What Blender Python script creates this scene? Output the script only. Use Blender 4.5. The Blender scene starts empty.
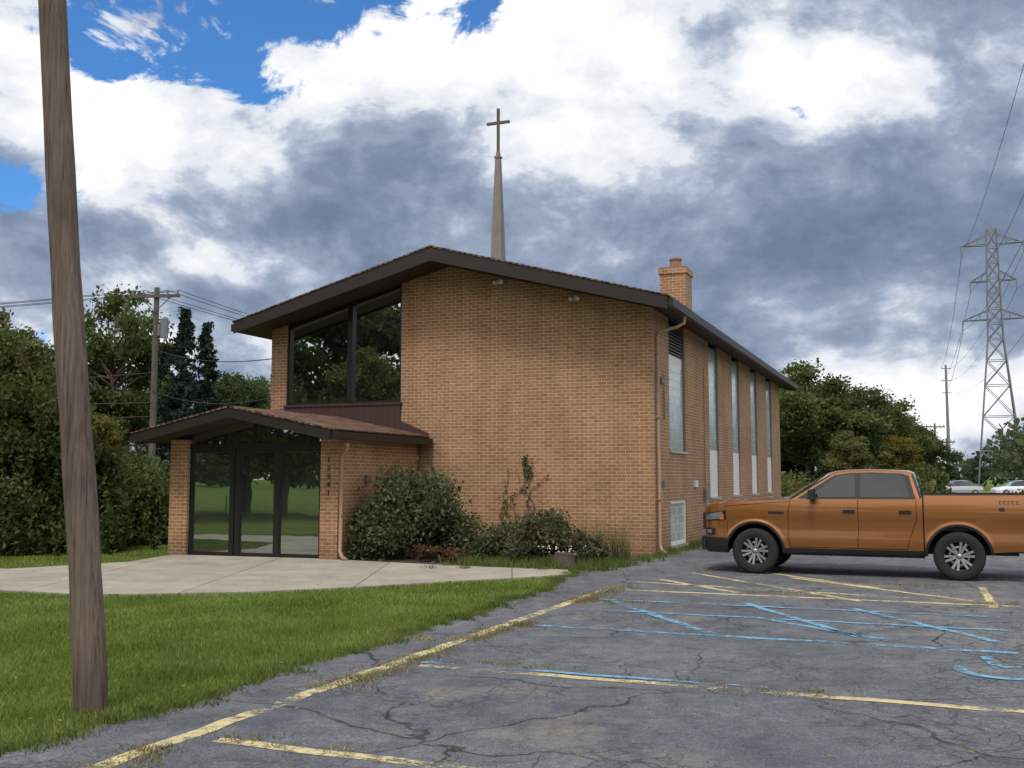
import bpy, math, random
import numpy as np
from mathutils import Vector, Matrix
random.seed(7); rng=np.random.default_rng(7)
scene=bpy.context.scene
COL=scene.collection
# ------------------------------------------------------------ helpers
class MB:
    def __init__(s): s.v=[];s.f=[];s.m=[];s.sm=[]
    def add(s,vs,fs,m=0,smooth=False):
        o=len(s.v); s.v+= [tuple(p) for p in vs]
        for f in fs: s.f.append(tuple(i+o for i in f)); s.m.append(m); s.sm.append(smooth)
    def box(s,x0,x1,y0,y1,z0,z1,m=0):
        s.add([(x0,y0,z0),(x1,y0,z0),(x1,y1,z0),(x0,y1,z0),(x0,y0,z1),(x1,y0,z1),(x1,y1,z1),(x0,y1,z1)],
              [(0,3,2,1),(4,5,6,7),(0,1,5,4),(1,2,6,5),(2,3,7,6),(3,0,4,7)],m)
    def prism(s,poly,y0,y1,m=0):
        n=len(poly)
        vs=[(x,y0,z) for x,z in poly]+[(x,y1,z) for x,z in poly]
        fs=[tuple(range(n)),tuple(range(2*n-1,n-1,-1))]
        for i in range(n):
            j=(i+1)%n; fs.append((j,i,i+n,j+n))
        s.add(vs,fs,m)
    def tube(s,pts,rad,n=8,m=0,smooth=True,cap=True):
        pts=[Vector(p) for p in pts]; k=len(pts)
        if not hasattr(rad,'__len__'): rad=[rad]*k
        vs=[];fs=[]
        prev=None
        for i,p in enumerate(pts):
            t=(pts[min(i+1,k-1)]-pts[max(i-1,0)])
            if t.length<1e-9: t=Vector((0,0,1))
            t.normalize()
            if prev is None:
                a=Vector((1,0,0)) if abs(t.x)<.8 else Vector((0,1,0))
            else: a=prev
            a=(a-t*a.dot(t)).normalized(); prev=a; b=t.cross(a)
            for j in range(n):
                an=2*math.pi*j/n
                vs.append(p+(a*math.cos(an)+b*math.sin(an))*rad[i])
        for i in range(k-1):
            for j in range(n):
                j2=(j+1)%n
                fs.append((i*n+j,i*n+j2,(i+1)*n+j2,(i+1)*n+j))
        s.add(vs,fs,m,smooth)
        if cap:
            s.add(vs[:n],[tuple(range(n-1,-1,-1))],m); s.add(vs[-n:],[tuple(range(n))],m)
    def lathe_y(s,prof,c=(0,0,0),n=40,m=0,smooth=True):
        vs=[];fs=[];k=len(prof)
        for i in range(n):
            a=2*math.pi*i/n
            for r,y in prof: vs.append((c[0]+r*math.cos(a),c[1]+y,c[2]+r*math.sin(a)))
        for i in range(n):
            i2=(i+1)%n
            for j in range(k-1): fs.append((i*k+j,i*k+j+1,i2*k+j+1,i2*k+j))
        s.add(vs,fs,m,smooth)
    def grid(s,P,m=0,smooth=True,flip=False):
        r=len(P);c=len(P[0]);vs=[p for row in P for p in row];fs=[];
        for i in range(r-1):
            for j in range(c-1):
                f=(i*c+j,i*c+j+1,(i+1)*c+j+1,(i+1)*c+j)
                fs.append(f[::-1] if flip else f)
        s.add(vs,fs,m,smooth)
    def obj(s,name,mats,parent=None,loc=None,rot=None,uv=True):
        me=bpy.data.meshes.new(name); me.from_pydata(s.v,[],s.f)
        for mt in mats: me.materials.append(mt)
        me.polygons.foreach_set('material_index',s.m)
        me.polygons.foreach_set('use_smooth',s.sm)
        if uv:
            u=me.uv_layers.new(name='UVMap'); d=u.data
            for p in me.polygons:
                nx,ny,nz=abs(p.normal.x),abs(p.normal.y),abs(p.normal.z)
                for li in p.loop_indices:
                    co=me.vertices[me.loops[li].vertex_index].co
                    if nz>.75: d[li].uv=(co.x,co.y)
                    elif nx>ny: d[li].uv=(co.y,co.z)
                    else: d[li].uv=(co.x,co.z)
        me.update()
        return link(name,me,parent,loc,rot)
def link(name,me,parent=None,loc=None,rot=None,scale=None):
    o=bpy.data.objects.new(name,me); COL.objects.link(o)
    if parent: o.parent=parent
    if loc: o.location=loc
    if rot: o.rotation_euler=rot
    if scale: o.scale=scale
    return o
def empty(name,loc,rz=0):
    o=bpy.data.objects.new(name,None); COL.objects.link(o); o.location=loc; o.rotation_euler=(0,0,rz); return o

# ---- materials
def newmat(name):
    m=bpy.data.materials.new(name); m.use_nodes=True; nt=m.node_tree
    b=nt.nodes['Principled BSDF']; return m,nt,b
def N(nt,t,**kw):
    n=nt.nodes.new(t)
    for k,v in kw.items(): setattr(n,k,v)
    return n
def pmat(name,c,rough=.6,metal=0,coat=0,noise=0,nscale=8,bump=0,ior=None):
    m,nt,b=newmat(name); L=nt.links
    b.inputs['Base Color'].default_value=(*c,1); b.inputs['Roughness'].default_value=rough
    b.inputs['Metallic'].default_value=metal; b.inputs['Coat Weight'].default_value=coat
    if coat: b.inputs['Coat Roughness'].default_value=.04
    if ior: b.inputs['IOR'].default_value=ior
    if noise or bump:
        tc=N(nt,'ShaderNodeTexCoord'); n=N(nt,'ShaderNodeTexNoise'); n.inputs['Scale'].default_value=nscale; n.inputs['Detail'].default_value=6
        n.inputs['Roughness'].default_value=.65
        L.new(tc.outputs['Object'],n.inputs['Vector'])
        if noise:
            r=N(nt,'ShaderNodeMapRange'); r.inputs['From Min'].default_value=.3; r.inputs['From Max'].default_value=.7
            r.inputs['To Min'].default_value=1-noise; r.inputs['To Max'].default_value=1+noise
            L.new(n.outputs['Fac'],r.inputs['Value'])
            v=N(nt,'ShaderNodeVectorMath',operation='SCALE'); v.inputs[0].default_value=c
            L.new(r.outputs[0],v.inputs['Scale']); L.new(v.outputs[0],b.inputs['Base Color'])
        if bump:
            bp=N(nt,'ShaderNodeBump'); bp.inputs['Strength'].default_value=bump; bp.inputs['Distance'].default_value=.01
            L.new(n.outputs['Fac'],bp.inputs['Height']); L.new(bp.outputs[0],b.inputs['Normal'])
    return m
def ramp(nt,stops,interp='LINEAR'):
    r=N(nt,'ShaderNodeValToRGB'); r.color_ramp.interpolation=interp; e=r.color_ramp.elements
    while len(e)<len(stops): e.new(.5)
    for i,(p,c) in enumerate(stops):
        e[i].position=p; e[i].color=(*c,1) if len(c)==3 else c
    return r
def math_(nt,op,a,b=None,c=None,clamp=False):
    n=N(nt,'ShaderNodeMath',operation=op); n.use_clamp=clamp
    for i,x in enumerate((a,b,c)):
        if x is None: continue
        if isinstance(x,(int,float)): n.inputs[i].default_value=x
        else: nt.links.new(x,n.inputs[i])
    return n.outputs[0]
def mixc(nt,f,a,b,mode='MIX'):
    n=N(nt,'ShaderNodeMix',data_type='RGBA',blend_type=mode)
    for i,x in ((0,f),(6,a),(7,b)):
        if isinstance(x,(int,float)): n.inputs[i].default_value=x
        elif isinstance(x,tuple): n.inputs[i].default_value=(*x,1)
        else: nt.links.new(x,n.inputs[i])
    return n.outputs[2]
def noise(nt,vec,scale,detail=5,rough=.55,dist=0):
    n=N(nt,'ShaderNodeTexNoise'); n.inputs['Scale'].default_value=scale; n.inputs['Detail'].default_value=detail
    n.inputs['Roughness'].default_value=rough; n.inputs['Distortion'].default_value=dist
    nt.links.new(vec,n.inputs['Vector']); return n.outputs['Fac']
def mrange(nt,v,a,b,c=0,d=1,smooth=False):
    n=N(nt,'ShaderNodeMapRange'); 
    if smooth: n.interpolation_type='SMOOTHSTEP'
    for i,x in enumerate((a,b,c,d)): n.inputs[i+1].default_value=x
    nt.links.new(v,n.inputs[0]); return n.outputs[0]
def ramp_out(nt,v,stops):
    r=ramp(nt,stops); nt.links.new(v,r.inputs[0]); return r.outputs[0]

def brick_mat():
    m,nt,b=newmat('tan_brick'); L=nt.links
    tc=N(nt,'ShaderNodeTexCoord'); uv=tc.outputs['UV']
    br=N(nt,'ShaderNodeTexBrick'); L.new(uv,br.inputs['Vector'])
    br.inputs['Scale'].default_value=1; br.inputs['Brick Width'].default_value=.212; br.inputs['Row Height'].default_value=.0765
    br.inputs['Mortar Size'].default_value=.0065; br.inputs['Mortar Smooth'].default_value=.2; br.inputs['Bias'].default_value=-.1
    br.inputs['Color1'].default_value=(.40,.210,.102,1); br.inputs['Color2'].default_value=(.30,.150,.073,1)
    br.inputs['Mortar'].default_value=(.60,.48,.35,1)
    n1=noise(nt,uv,.9,5,.6); n2=noise(nt,uv,14,4,.7)
    c=mixc(nt,1,br.outputs['Color'],ramp_out(nt,n1,[(.3,(.84,.82,.80)),(.7,(1.12,1.12,1.12))]),'MULTIPLY')
    c=mixc(nt,1,c,ramp_out(nt,n2,[(.3,(.86,.86,.86)),(.7,(1.12,1.12,1.12))]),'MULTIPLY')
    mp=N(nt,'ShaderNodeMapping'); mp.inputs['Scale'].default_value=(2.2,.18,1); L.new(uv,mp.inputs[0])
    c=mixc(nt,1,c,ramp_out(nt,noise(nt,mp.outputs[0],1.5,5,.6),[(.3,(.86,.85,.84)),(.6,(1.04,1.04,1.04))]),'MULTIPLY')
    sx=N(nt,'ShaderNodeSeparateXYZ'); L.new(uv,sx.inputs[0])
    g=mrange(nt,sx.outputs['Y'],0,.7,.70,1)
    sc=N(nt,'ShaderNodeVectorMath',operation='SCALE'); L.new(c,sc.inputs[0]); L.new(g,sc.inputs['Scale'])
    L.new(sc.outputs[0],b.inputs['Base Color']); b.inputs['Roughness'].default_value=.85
    bp=N(nt,'ShaderNodeBump'); bp.invert=True; bp.inputs['Strength'].default_value=.6; bp.inputs['Distance'].default_value=.008
    L.new(br.outputs['Fac'],bp.inputs['Height']); L.new(bp.outputs[0],b.inputs['Normal'])
    return m
def leaf_mat(name,c1,c2,c3,nscale=.6,trans=.35):
    m,nt,b=newmat(name); L=nt.links
    tc=N(nt,'ShaderNodeTexCoord'); ge=N(nt,'ShaderNodeNewGeometry')
    n=noise(nt,tc.outputs['Object'],nscale,1)
    f=math_(nt,'ADD',math_(nt,'MULTIPLY',ge.outputs['Random Per Island'],.5),math_(nt,'MULTIPLY',mrange(nt,n,.3,.7),.5))
    c=ramp_out(nt,f,[(.05,c1),(.5,c2),(.95,c3)])
    df=N(nt,'ShaderNodeBsdfDiffuse'); L.new(c,df.inputs['Color'])
    tr=N(nt,'ShaderNodeBsdfTranslucent'); L.new(c,tr.inputs['Color'])
    mx=N(nt,'ShaderNodeMixShader'); mx.inputs[0].default_value=trans
    L.new(df.outputs[0],mx.inputs[1]); L.new(tr.outputs[0],mx.inputs[2]); L.new(mx.outputs[0],nt.nodes['Material Output'].inputs[0])
    nt.nodes.remove(b)
    return m
def glass_mat(name,refl=.4,tint=(.012,.015,.014),rough=.01,wav=.02):
    m,nt,b=newmat(name); L=nt.links
    b.inputs['Base Color'].default_value=(*tint,1); b.inputs['Roughness'].default_value=.2
    gl=N(nt,'ShaderNodeBsdfGlossy'); gl.inputs['Roughness'].default_value=rough; gl.inputs['Color'].default_value=(.85,.92,.88,1)
    tc=N(nt,'ShaderNodeTexCoord'); n=noise(nt,tc.outputs['Object'],1.3,1)
    bp=N(nt,'ShaderNodeBump'); bp.inputs['Strength'].default_value=wav; bp.inputs['Distance'].default_value=.1
    L.new(n,bp.inputs['Height']); L.new(bp.outputs[0],gl.inputs['Normal'])
    fr=N(nt,'ShaderNodeFresnel'); fr.inputs[0].default_value=1.5
    fac=math_(nt,'ADD',fr.outputs[0],refl,clamp=True)
    mx=N(nt,'ShaderNodeMixShader'); L.new(fac,mx.inputs[0]); L.new(b.outputs[0],mx.inputs[1]); L.new(gl.outputs[0],mx.inputs[2])
    L.new(mx.outputs[0],nt.nodes['Material Output'].inputs[0]); return m
def block_mat():
    m,nt,b=newmat('glass_block'); L=nt.links
    tc=N(nt,'ShaderNodeTexCoord'); br=N(nt,'ShaderNodeTexBrick'); L.new(tc.outputs['UV'],br.inputs['Vector']); br.offset=0
    br.inputs['Scale'].default_value=1; br.inputs['Brick Width'].default_value=.2; br.inputs['Row Height'].default_value=.2
    br.inputs['Mortar Size'].default_value=.012; br.inputs['Mortar Smooth'].default_value=.3
    br.inputs['Color1'].default_value=(.52,.62,.58,1); br.inputs['Color2'].default_value=(.34,.44,.42,1); br.inputs['Mortar'].default_value=(.70,.71,.68,1)
    L.new(br.outputs['Color'],b.inputs['Base Color']); b.inputs['Roughness'].default_value=.15
    bp=N(nt,'ShaderNodeBump'); bp.invert=True; bp.inputs['Strength'].default_value=.8; bp.inputs['Distance'].default_value=.02
    L.new(br.outputs['Fac'],bp.inputs['Height']); L.new(bp.outputs[0],b.inputs['Normal']); return m
def shingle_mat():
    m,nt,b=newmat('brown_shingles'); L=nt.links
    tc=N(nt,'ShaderNodeTexCoord'); br=N(nt,'ShaderNodeTexBrick')
    mp=N(nt,'ShaderNodeMapping'); mp.inputs['Rotation'].default_value=(0,0,math.radians(90)); L.new(tc.outputs['UV'],mp.inputs[0]); L.new(mp.outputs[0],br.inputs['Vector'])
    br.inputs['Scale'].default_value=1; br.inputs['Brick Width'].default_value=.3; br.inputs['Row Height'].default_value=.14; br.inputs['Mortar Size'].default_value=.016
    br.inputs['Color1'].default_value=(.24,.15,.11,1); br.inputs['Color2'].default_value=(.12,.072,.054,1); br.inputs['Mortar'].default_value=(.02,.014,.012,1)
    n=noise(nt,tc.outputs['UV'],30,3,.7)
    c=mixc(nt,1,br.outputs['Color'],ramp_out(nt,n,[(.3,(.55,.55,.55)),(.7,(1.4,1.35,1.3))]),'MULTIPLY')
    L.new(c,b.inputs['Base Color']); b.inputs['Roughness'].default_value=.95; b.inputs['Specular IOR Level'].default_value=.1; return m
def siding_mat():
    m,nt,b=newmat('brown_siding'); L=nt.links
    tc=N(nt,'ShaderNodeTexCoord'); sx=N(nt,'ShaderNodeSeparateXYZ'); L.new(tc.outputs['Object'],sx.inputs[0])
    w=math_(nt,'FRACT',math_(nt,'MULTIPLY',sx.outputs['X'],6.0)); l=mrange(nt,w,.0,.14,.3,1)
    c=N(nt,'ShaderNodeVectorMath',operation='SCALE'); c.inputs[0].default_value=(.062,.030,.025); L.new(l,c.inputs['Scale'])
    L.new(c.outputs[0],b.inputs['Base Color']); b.inputs['Roughness'].default_value=.5; return m

def asphalt_mat():
    m,nt,b=newmat('cracked_asphalt'); L=nt.links
    tc=N(nt,'ShaderNodeTexCoord'); P=tc.outputs['Object']
    nd=N(nt,'ShaderNodeTexNoise'); nd.inputs['Scale'].default_value=1.6; nd.inputs['Detail'].default_value=6; L.new(P,nd.inputs['Vector'])
    off=N(nt,'ShaderNodeVectorMath',operation='MULTIPLY_ADD'); L.new(nd.outputs['Color'],off.inputs[0]); off.inputs[1].default_value=(.7,.7,0); L.new(P,off.inputs[2])
    def crack(scale,w,extra):
        v=N(nt,'ShaderNodeTexVoronoi',feature='DISTANCE_TO_EDGE'); v.inputs['Scale'].default_value=scale; L.new(off.outputs[0],v.inputs['Vector'])
        c=mrange(nt,v.outputs['Distance'],w*.3,w,1,0)
        msk=mrange(nt,noise(nt,P,extra[0],3),extra[1],extra[2])
        return math_(nt,'MULTIPLY',c,msk)
    c1=crack(.42,.0055,(.35,.36,.48)); c2=crack(1.4,.013,(.30,.47,.58)); c3=crack(5.0,.045,(.45,.48,.58))
    cr=math_(nt,'MAXIMUM',math_(nt,'MAXIMUM',math_(nt,'MULTIPLY',c1,.9),math_(nt,'MULTIPLY',c2,.7)),math_(nt,'MULTIPLY',c3,.5))
    big=noise(nt,P,.28,5,.6); mid=noise(nt,P,2.2,5,.65); fine=noise(nt,P,60,3,.8); fine2=noise(nt,P,190,2,.8); pat=noise(nt,P,7,4,.7)
    base=ramp_out(nt,big,[(.3,(.092,.098,.113)),(.5,(.125,.132,.148)),(.7,(.165,.170,.183))])
    base=mixc(nt,1,base,ramp_out(nt,mid,[(.3,(.74,.74,.76)),(.7,(1.24,1.23,1.22))]),'MULTIPLY')
    base=mixc(nt,1,base,ramp_out(nt,pat,[(.3,(.76,.76,.77)),(.7,(1.22,1.21,1.19))]),'MULTIPLY')
    base=mixc(nt,1,base,ramp_out(nt,fine,[(.3,(.5,.5,.51)),(.5,(1,1,1)),(.72,(1.8,1.77,1.7))]),'MULTIPLY')
    base=mixc(nt,1,base,ramp_out(nt,fine2,[(.3,(.45,.45,.45)),(.7,(1.6,1.6,1.6))]),'MULTIPLY')
    deb=mrange(nt,math_(nt,'MULTIPLY',noise(nt,P,1.1,8,.75),noise(nt,P,.22,3,.5)),.29,.36)
    base=mixc(nt,math_(nt,'MULTIPLY',deb,.5),base,(.23,.20,.15))
    base=mixc(nt,cr,base,mixc(nt,mrange(nt,mid,.45,.6),(.022,.022,.024),(.09,.08,.05)))
    L.new(base,b.inputs['Base Color']); b.inputs['Roughness'].default_value=.8; b.inputs['Specular IOR Level'].default_value=.3
    h=math_(nt,'SUBTRACT',math_(nt,'ADD',math_(nt,'MULTIPLY',fine,.4),math_(nt,'MULTIPLY',mid,.5)),math_(nt,'MULTIPLY',cr,1.0))
    bp=N(nt,'ShaderNodeBump'); bp.inputs['Strength'].default_value=.9; bp.inputs['Distance'].default_value=.015
    L.new(h,bp.inputs['Height']); L.new(bp.outputs[0],b.inputs['Normal']); return m
def paint_mat(name,c,wear):
    m,nt,b=newmat(name); L=nt.links
    tc=N(nt,'ShaderNodeTexCoord'); P=tc.outputs['Object']
    n=noise(nt,P,9,8,.75); n2=noise(nt,P,.9,3,.5); n3=noise(nt,P,55,3,.7)
    f=math_(nt,'ADD',math_(nt,'ADD',math_(nt,'MULTIPLY',n,.5),math_(nt,'MULTIPLY',n2,.5)),math_(nt,'MULTIPLY',n3,.3))
    a=mrange(nt,f,wear,wear+.09,0,.95)
    col=mixc(nt,1,(c[0],c[1],c[2]),ramp_out(nt,n,[(.3,(.65,.65,.65)),(.7,(1.15,1.15,1.15))]),'MULTIPLY')
    L.new(col,b.inputs['Base Color']); b.inputs['Roughness'].default_value=.75
    tr=N(nt,'ShaderNodeBsdfTransparent'); mx=N(nt,'ShaderNodeMixShader'); L.new(a,mx.inputs[0]); L.new(tr.outputs[0],mx.inputs[1]); L.new(b.outputs[0],mx.inputs[2])
    L.new(mx.outputs[0],nt.nodes['Material Output'].inputs[0]); return m
def grassground_mat():
    m,nt,b=newmat('lawn_ground'); L=nt.links
    tc=N(nt,'ShaderNodeTexCoord'); P=tc.outputs['Object']
    c=ramp_out(nt,noise(nt,P,.5,6,.6),[(.3,(.09,.135,.027)),(.5,(.13,.19,.038)),(.7,(.18,.225,.06))])
    c=mixc(nt,1,c,ramp_out(nt,noise(nt,P,30,4,.8),[(.3,(.5,.5,.5)),(.7,(1.4,1.4,1.4))]),'MULTIPLY')
    L.new(c,b.inputs['Base Color']); b.inputs['Roughness'].default_value=.95; b.inputs['Specular IOR Level'].default_value=.1
    bp=N(nt,'ShaderNodeBump'); bp.inputs['Distance'].default_value=.05; L.new(noise(nt,P,25,4,.8),bp.inputs['Height']); L.new(bp.outputs[0],b.inputs['Normal']); return m
def concrete_mat():
    m,nt,b=newmat('concrete_pad_mat'); L=nt.links
    tc=N(nt,'ShaderNodeTexCoord'); P=tc.outputs['Object']
    br=N(nt,'ShaderNodeTexBrick'); L.new(P,br.inputs['Vector']); br.offset=0
    br.inputs['Scale'].default_value=1; br.inputs['Brick Width'].default_value=2.4; br.inputs['Row Height'].default_value=1.9; br.inputs['Mortar Size'].default_value=.012
    br.inputs['Color1'].default_value=(.41,.365,.30,1); br.inputs['Color2'].default_value=(.36,.32,.265,1); br.inputs['Mortar'].default_value=(.12,.11,.08,1)
    c=mixc(nt,1,br.outputs['Color'],ramp_out(nt,noise(nt,P,1.2,7,.65),[(.3,(.74,.73,.71)),(.7,(1.15,1.15,1.15))]),'MULTIPLY')
    c=mixc(nt,1,c,ramp_out(nt,noise(nt,P,50,3,.7),[(.3,(.8,.8,.8)),(.7,(1.15,1.15,1.15))]),'MULTIPLY')
    L.new(c,b.inputs['Base Color']); b.inputs['Roughness'].default_value=.85; return m
def wood_mat(name,a,bb):
    m,nt,b=newmat(name); L=nt.links
    tc=N(nt,'ShaderNodeTexCoord'); mp=N(nt,'ShaderNodeMapping'); mp.inputs['Scale'].default_value=(1,1,.035); L.new(tc.outputs['Object'],mp.inputs[0])
    n=noise(nt,mp.outputs[0],45,5,.7); n3=noise(nt,tc.outputs['Object'],1.2,4)
    c=ramp_out(nt,n,[(.32,(a[0]*.25,a[1]*.25,a[2]*.25)),(.42,a),(.65,bb)])
    c=mixc(nt,1,c,ramp_out(nt,n3,[(.3,(.75,.72,.72)),(.7,(1.15,1.15,1.15))]),'MULTIPLY')
    L.new(c,b.inputs['Base Color']); b.inputs['Roughness'].default_value=.9
    bp=N(nt,'ShaderNodeBump'); bp.inputs['Strength'].default_value=.8; bp.inputs['Distance'].default_value=.012; L.new(n,bp.inputs['Height']); L.new(bp.outputs[0],b.inputs['Normal']); return m

BRICK=brick_mat(); SHING=shingle_mat(); SIDING=siding_mat(); BLOCK=block_mat(); ASPH=asphalt_mat(); CONC=concrete_mat(); LAWN=grassground_mat()
BROWN=pmat('dark_brown_trim',(.018,.012,.010),.5,noise=.2,nscale=3)
SOFFIT=pmat('brown_soffit',(.04,.026,.02),.7,noise=.15,nscale=4)
FRAME=pmat('black_frame',(.012,.012,.012),.35)
GLASS=glass_mat('dark_window_glass',.66); DGLASS=glass_mat('door_glass',.36,tint=(.02,.022,.02))
TANP=pmat('tan_downspout',(.36,.24,.15),.45,noise=.1)
WHITEP=pmat('white_panel',(.80,.80,.78),.5,noise=.06,nscale=4)
LOUV=pmat('louvre_brown',(.05,.035,.03),.5)
SILL=pmat('limestone_sill',(.45,.42,.36),.8,noise=.15,nscale=12)
CAP=pmat('chimney_cap',(.22,.17,.13),.85,noise=.2,nscale=12)
SPIRE=pmat('spire_metal',(.22,.20,.17),.5,metal=.3,noise=.12,nscale=3)
CLAY=pmat('clay_pot',(.30,.15,.09),.8,noise=.2)
SOIL=pmat('mulch_soil',(.06,.045,.03),.95,noise=.5,nscale=25,bump=.6)
METAL=pmat('galvanised_steel',(.20,.21,.22),.5,metal=.4)
BARK=pmat('bark',(.09,.068,.052),.9,noise=.4,nscale=9,bump=.5)
WIREM=pmat('wire_black',(.03,.03,.033),.6)
WPOLE=wood_mat('weathered_pole_wood',(.125,.090,.070),(.21,.162,.13))
WPOLE2=wood_mat('grey_pole_wood',(.10,.085,.07),(.16,.14,.12))

# ------------------------------------------------------------ building frame
ANG=math.radians(-21.6); CX,CY=3.09,22.9
ca,sa=math.cos(ANG),math.sin(ANG)
def W(x,y,z=0): return (CX+x*ca-y*sa, CY+x*sa+y*ca, z)
def toL(X,Y):
    dx=X-CX; dy=Y-CY; return dx*ca+dy*sa, -dx*sa+dy*ca
church=empty('brick_church',(CX,CY,0),ANG)
XM=-4.95; PK=6.97; SL=.271; TH=.27
ztop=lambda x: PK-SL*abs(x-XM)
zun=lambda x: ztop(x)-TH+.06
BL=21.0
wb=MB()
wb.prism([(-6.2,0),(0,0),(0,zun(0)),(XM,zun(XM)),(-6.2,zun(-6.2))],0,.3)
wb.prism([(-9.9,0),(-9.45,0),(-9.45,zun(-9.45)),(-9.9,zun(-9.9))],0,.3)
wb.box(-9.45,-6.2,.0,.3,0,2.5)
wins=[6.3,9.97,13.62,17.3]; ww=1.35
top=zun(0)
wb.box(-.3,0,.3,1.52,0,top)
wb.box(-.3,0,1.52,3.26,0,.1); wb.box(-.3,0,1.52,3.26,1.16,2.32)
y=3.26
for w0 in wins:
    wb.box(-.3,0,y,w0,0,top); wb.box(-.3,0,w0,w0+ww,0,1.12); y=w0+ww
wb.box(-.3,0,y,BL,0,top)
wb.box(-9.9,-9.6,.3,BL,0,zun(-9.9))
wb.prism([(-9.6,0),(-.3,0),(-.3,zun(-.3)),(XM,zun(XM)),(-9.6,zun(-9.6))],BL-.3,BL)
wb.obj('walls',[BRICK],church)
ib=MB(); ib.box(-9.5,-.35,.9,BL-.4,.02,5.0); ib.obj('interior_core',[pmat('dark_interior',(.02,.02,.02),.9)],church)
rb=MB(); ov=.57; y0,y1=-1.0,BL+.6
for sgn in (1,-1):
    xe=XM+sgn*(4.95+(ov if sgn>0 else .45)); ze=ztop(xe)
    sec=[(XM,PK),(xe,ze),(xe,ze-.2),(XM,PK-TH)]
    if sgn>0: sec=sec[::-1]
    rb.prism(sec,y0+.03,y1-.03,1)
    for ya,yb in ((y0,y0+.03),(y1-.03,y1)):
        s2=[(XM,PK+.01),(xe,ze+.01),(xe,ze-.26),(XM,PK-TH-.04)]
        if sgn>0: s2=s2[::-1]
        rb.prism(s2,ya,yb,0)
    s3=[(XM,PK+.05),(xe+sgn*.03,ze+.04),(xe+sgn*.03,ze+.012),(XM,PK+.012)]
    if sgn>0: s3=s3[::-1]
    rb.prism(s3,y0-.02,y1+.02,2)
    xa,xb=sorted((xe,xe+sgn*.11)); rb.box(xa,xb,y0+.05,y1-.05,ze-.2,ze-.02,0)
rb.obj('roof',[BROWN,SOFFIT,SHING],church)
gb=MB(); zb=3.5
gp=lambda x0,x1:[(x0,zb),(x1,zb),(x1,zun(x1)),(x0,zun(x0))]
gb.prism(gp(-9.45,-6.2),.14,.16,0)
gb.obj('gable_window_glass',[GLASS],church)
fb=MB()
def fr(x0,x1,z0,z1,y0=.05,y1=.14): fb.box(x0,x1,y0,y1,z0,z1)
fr(-9.45,-9.39,zb,zun(-9.45)); fr(-6.26,-6.2,zb,zun(-6.26)); fr(-7.72,-7.58,zb,zun(-7.72))
fb.box(-9.39,-6.26,.05,.14,zb,zb+.06)
fb.prism([(-9.39,zun(-9.39)-.13),(-6.26,zun(-6.26)-.13),(-6.26,zun(-6.26)-.05),(-9.39,zun(-9.39)-.05)],.04,.135)
fb.obj('gable_window_frame',[FRAME],church)
sb=MB(); sb.box(-9.45,-6.2,.02,.3,2.5,zb); sb.box(-9.46,-6.19,-.06,-.002,2.5,3.44); sb.box(-9.46,-6.15,-.09,0.02,3.44,3.5)
sb.prism([(-6.19,2.5),(-5.45,2.5),(-5.45,2.74),(-6.19,3.05)],-.06,-.002)
sb.obj('siding_band',[SIDING],church)
pb=MB(); tp=5.32
pb.box(-.12,-.06,1.52,3.26,2.32,4.35,0); pb.box(-.12,-.07,1.52,3.26,4.35,4.6,1)
for i in range(9): pb.box(-.14,-.05,1.6,3.18,4.63+i*.078,4.67+i*.078,2)
pb.box(-.2,-.15,1.52,3.26,4.6,tp,2)
pb.box(-.12,-.06,1.60,3.18,.18,1.08,0)
for (a,b_,c,d) in ((1.52,1.60,.1,1.16),(3.18,3.26,.1,1.16)): pb.box(-.13,-.03,a,b_,c,d,1)
pb.box(-.13,-.03,1.6,3.18,1.08,1.16,1); pb.box(-.13,-.03,1.6,3.18,.1,.18,1)
pb.box(-.12,.05,1.48,3.30,2.26,2.32,3); pb.box(-.10,.03,1.50,3.28,.04,.10,3)
for w0 in wins:
    pb.box(-.12,-.06,w0+.05,w0+ww-.05,2.45,tp,0); pb.box(-.12,-.05,w0,w0+ww,1.16,2.45,1)
    pb.box(-.12,-.02,w0,w0+.05,2.45,tp,4); pb.box(-.12,-.02,w0+ww-.05,w0+ww,2.45,tp,4)
    pb.box(-.12,.04,w0-.03,w0+ww+.03,1.10,1.16,3)
for a in (1.52,3.21): pb.box(-.13,-.02,a,a+.05,2.32,tp,4)
pb.obj('side_windows',[BLOCK,WHITEP,LOUV,SILL,METAL],church)
cb=MB(); cx,cy=-.85,6.2
cb.box(cx-.36,cx+.36,cy-.4,cy+.4,5.2,7.30,0); cb.box(cx-.40,cx+.40,cy-.44,cy+.44,7.30,7.46,0); cb.box(cx-.37,cx+.37,cy-.41,cy+.41,7.46,7.50,1)
cb.tube([(cx,cy,7.50),(cx,cy,7.80)],[.17,.15],14,2); cb.tube([(cx,cy,7.74),(cx,cy,7.78)],.18,14,2)
cb.obj('chimney',[BRICK,CAP,CLAY],church)
st=MB(); sx,sy=XM,3.1
def frus(b,x,y,w0,w1,z0,z1,m=0):
    b.add([(x-w0,y-w0,z0),(x+w0,y-w0,z0),(x+w0,y+w0,z0),(x-w0,y+w0,z0),(x-w1,y-w1,z1),(x+w1,y-w1,z1),(x+w1,y+w1,z1),(x-w1,y+w1,z1)],
          [(0,3,2,1),(4,5,6,7),(0,1,5,4),(1,2,6,5),(2,3,7,6),(3,0,4,7)],m)
frus(st,sx,sy,.30,.30,6.6,7.05); frus(st,sx,sy,.17,.065,7.05,10.25); frus(st,sx,sy,.085,.085,10.25,10.30); frus(st,sx,sy,.05,.045,10.30,10.42)
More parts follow.
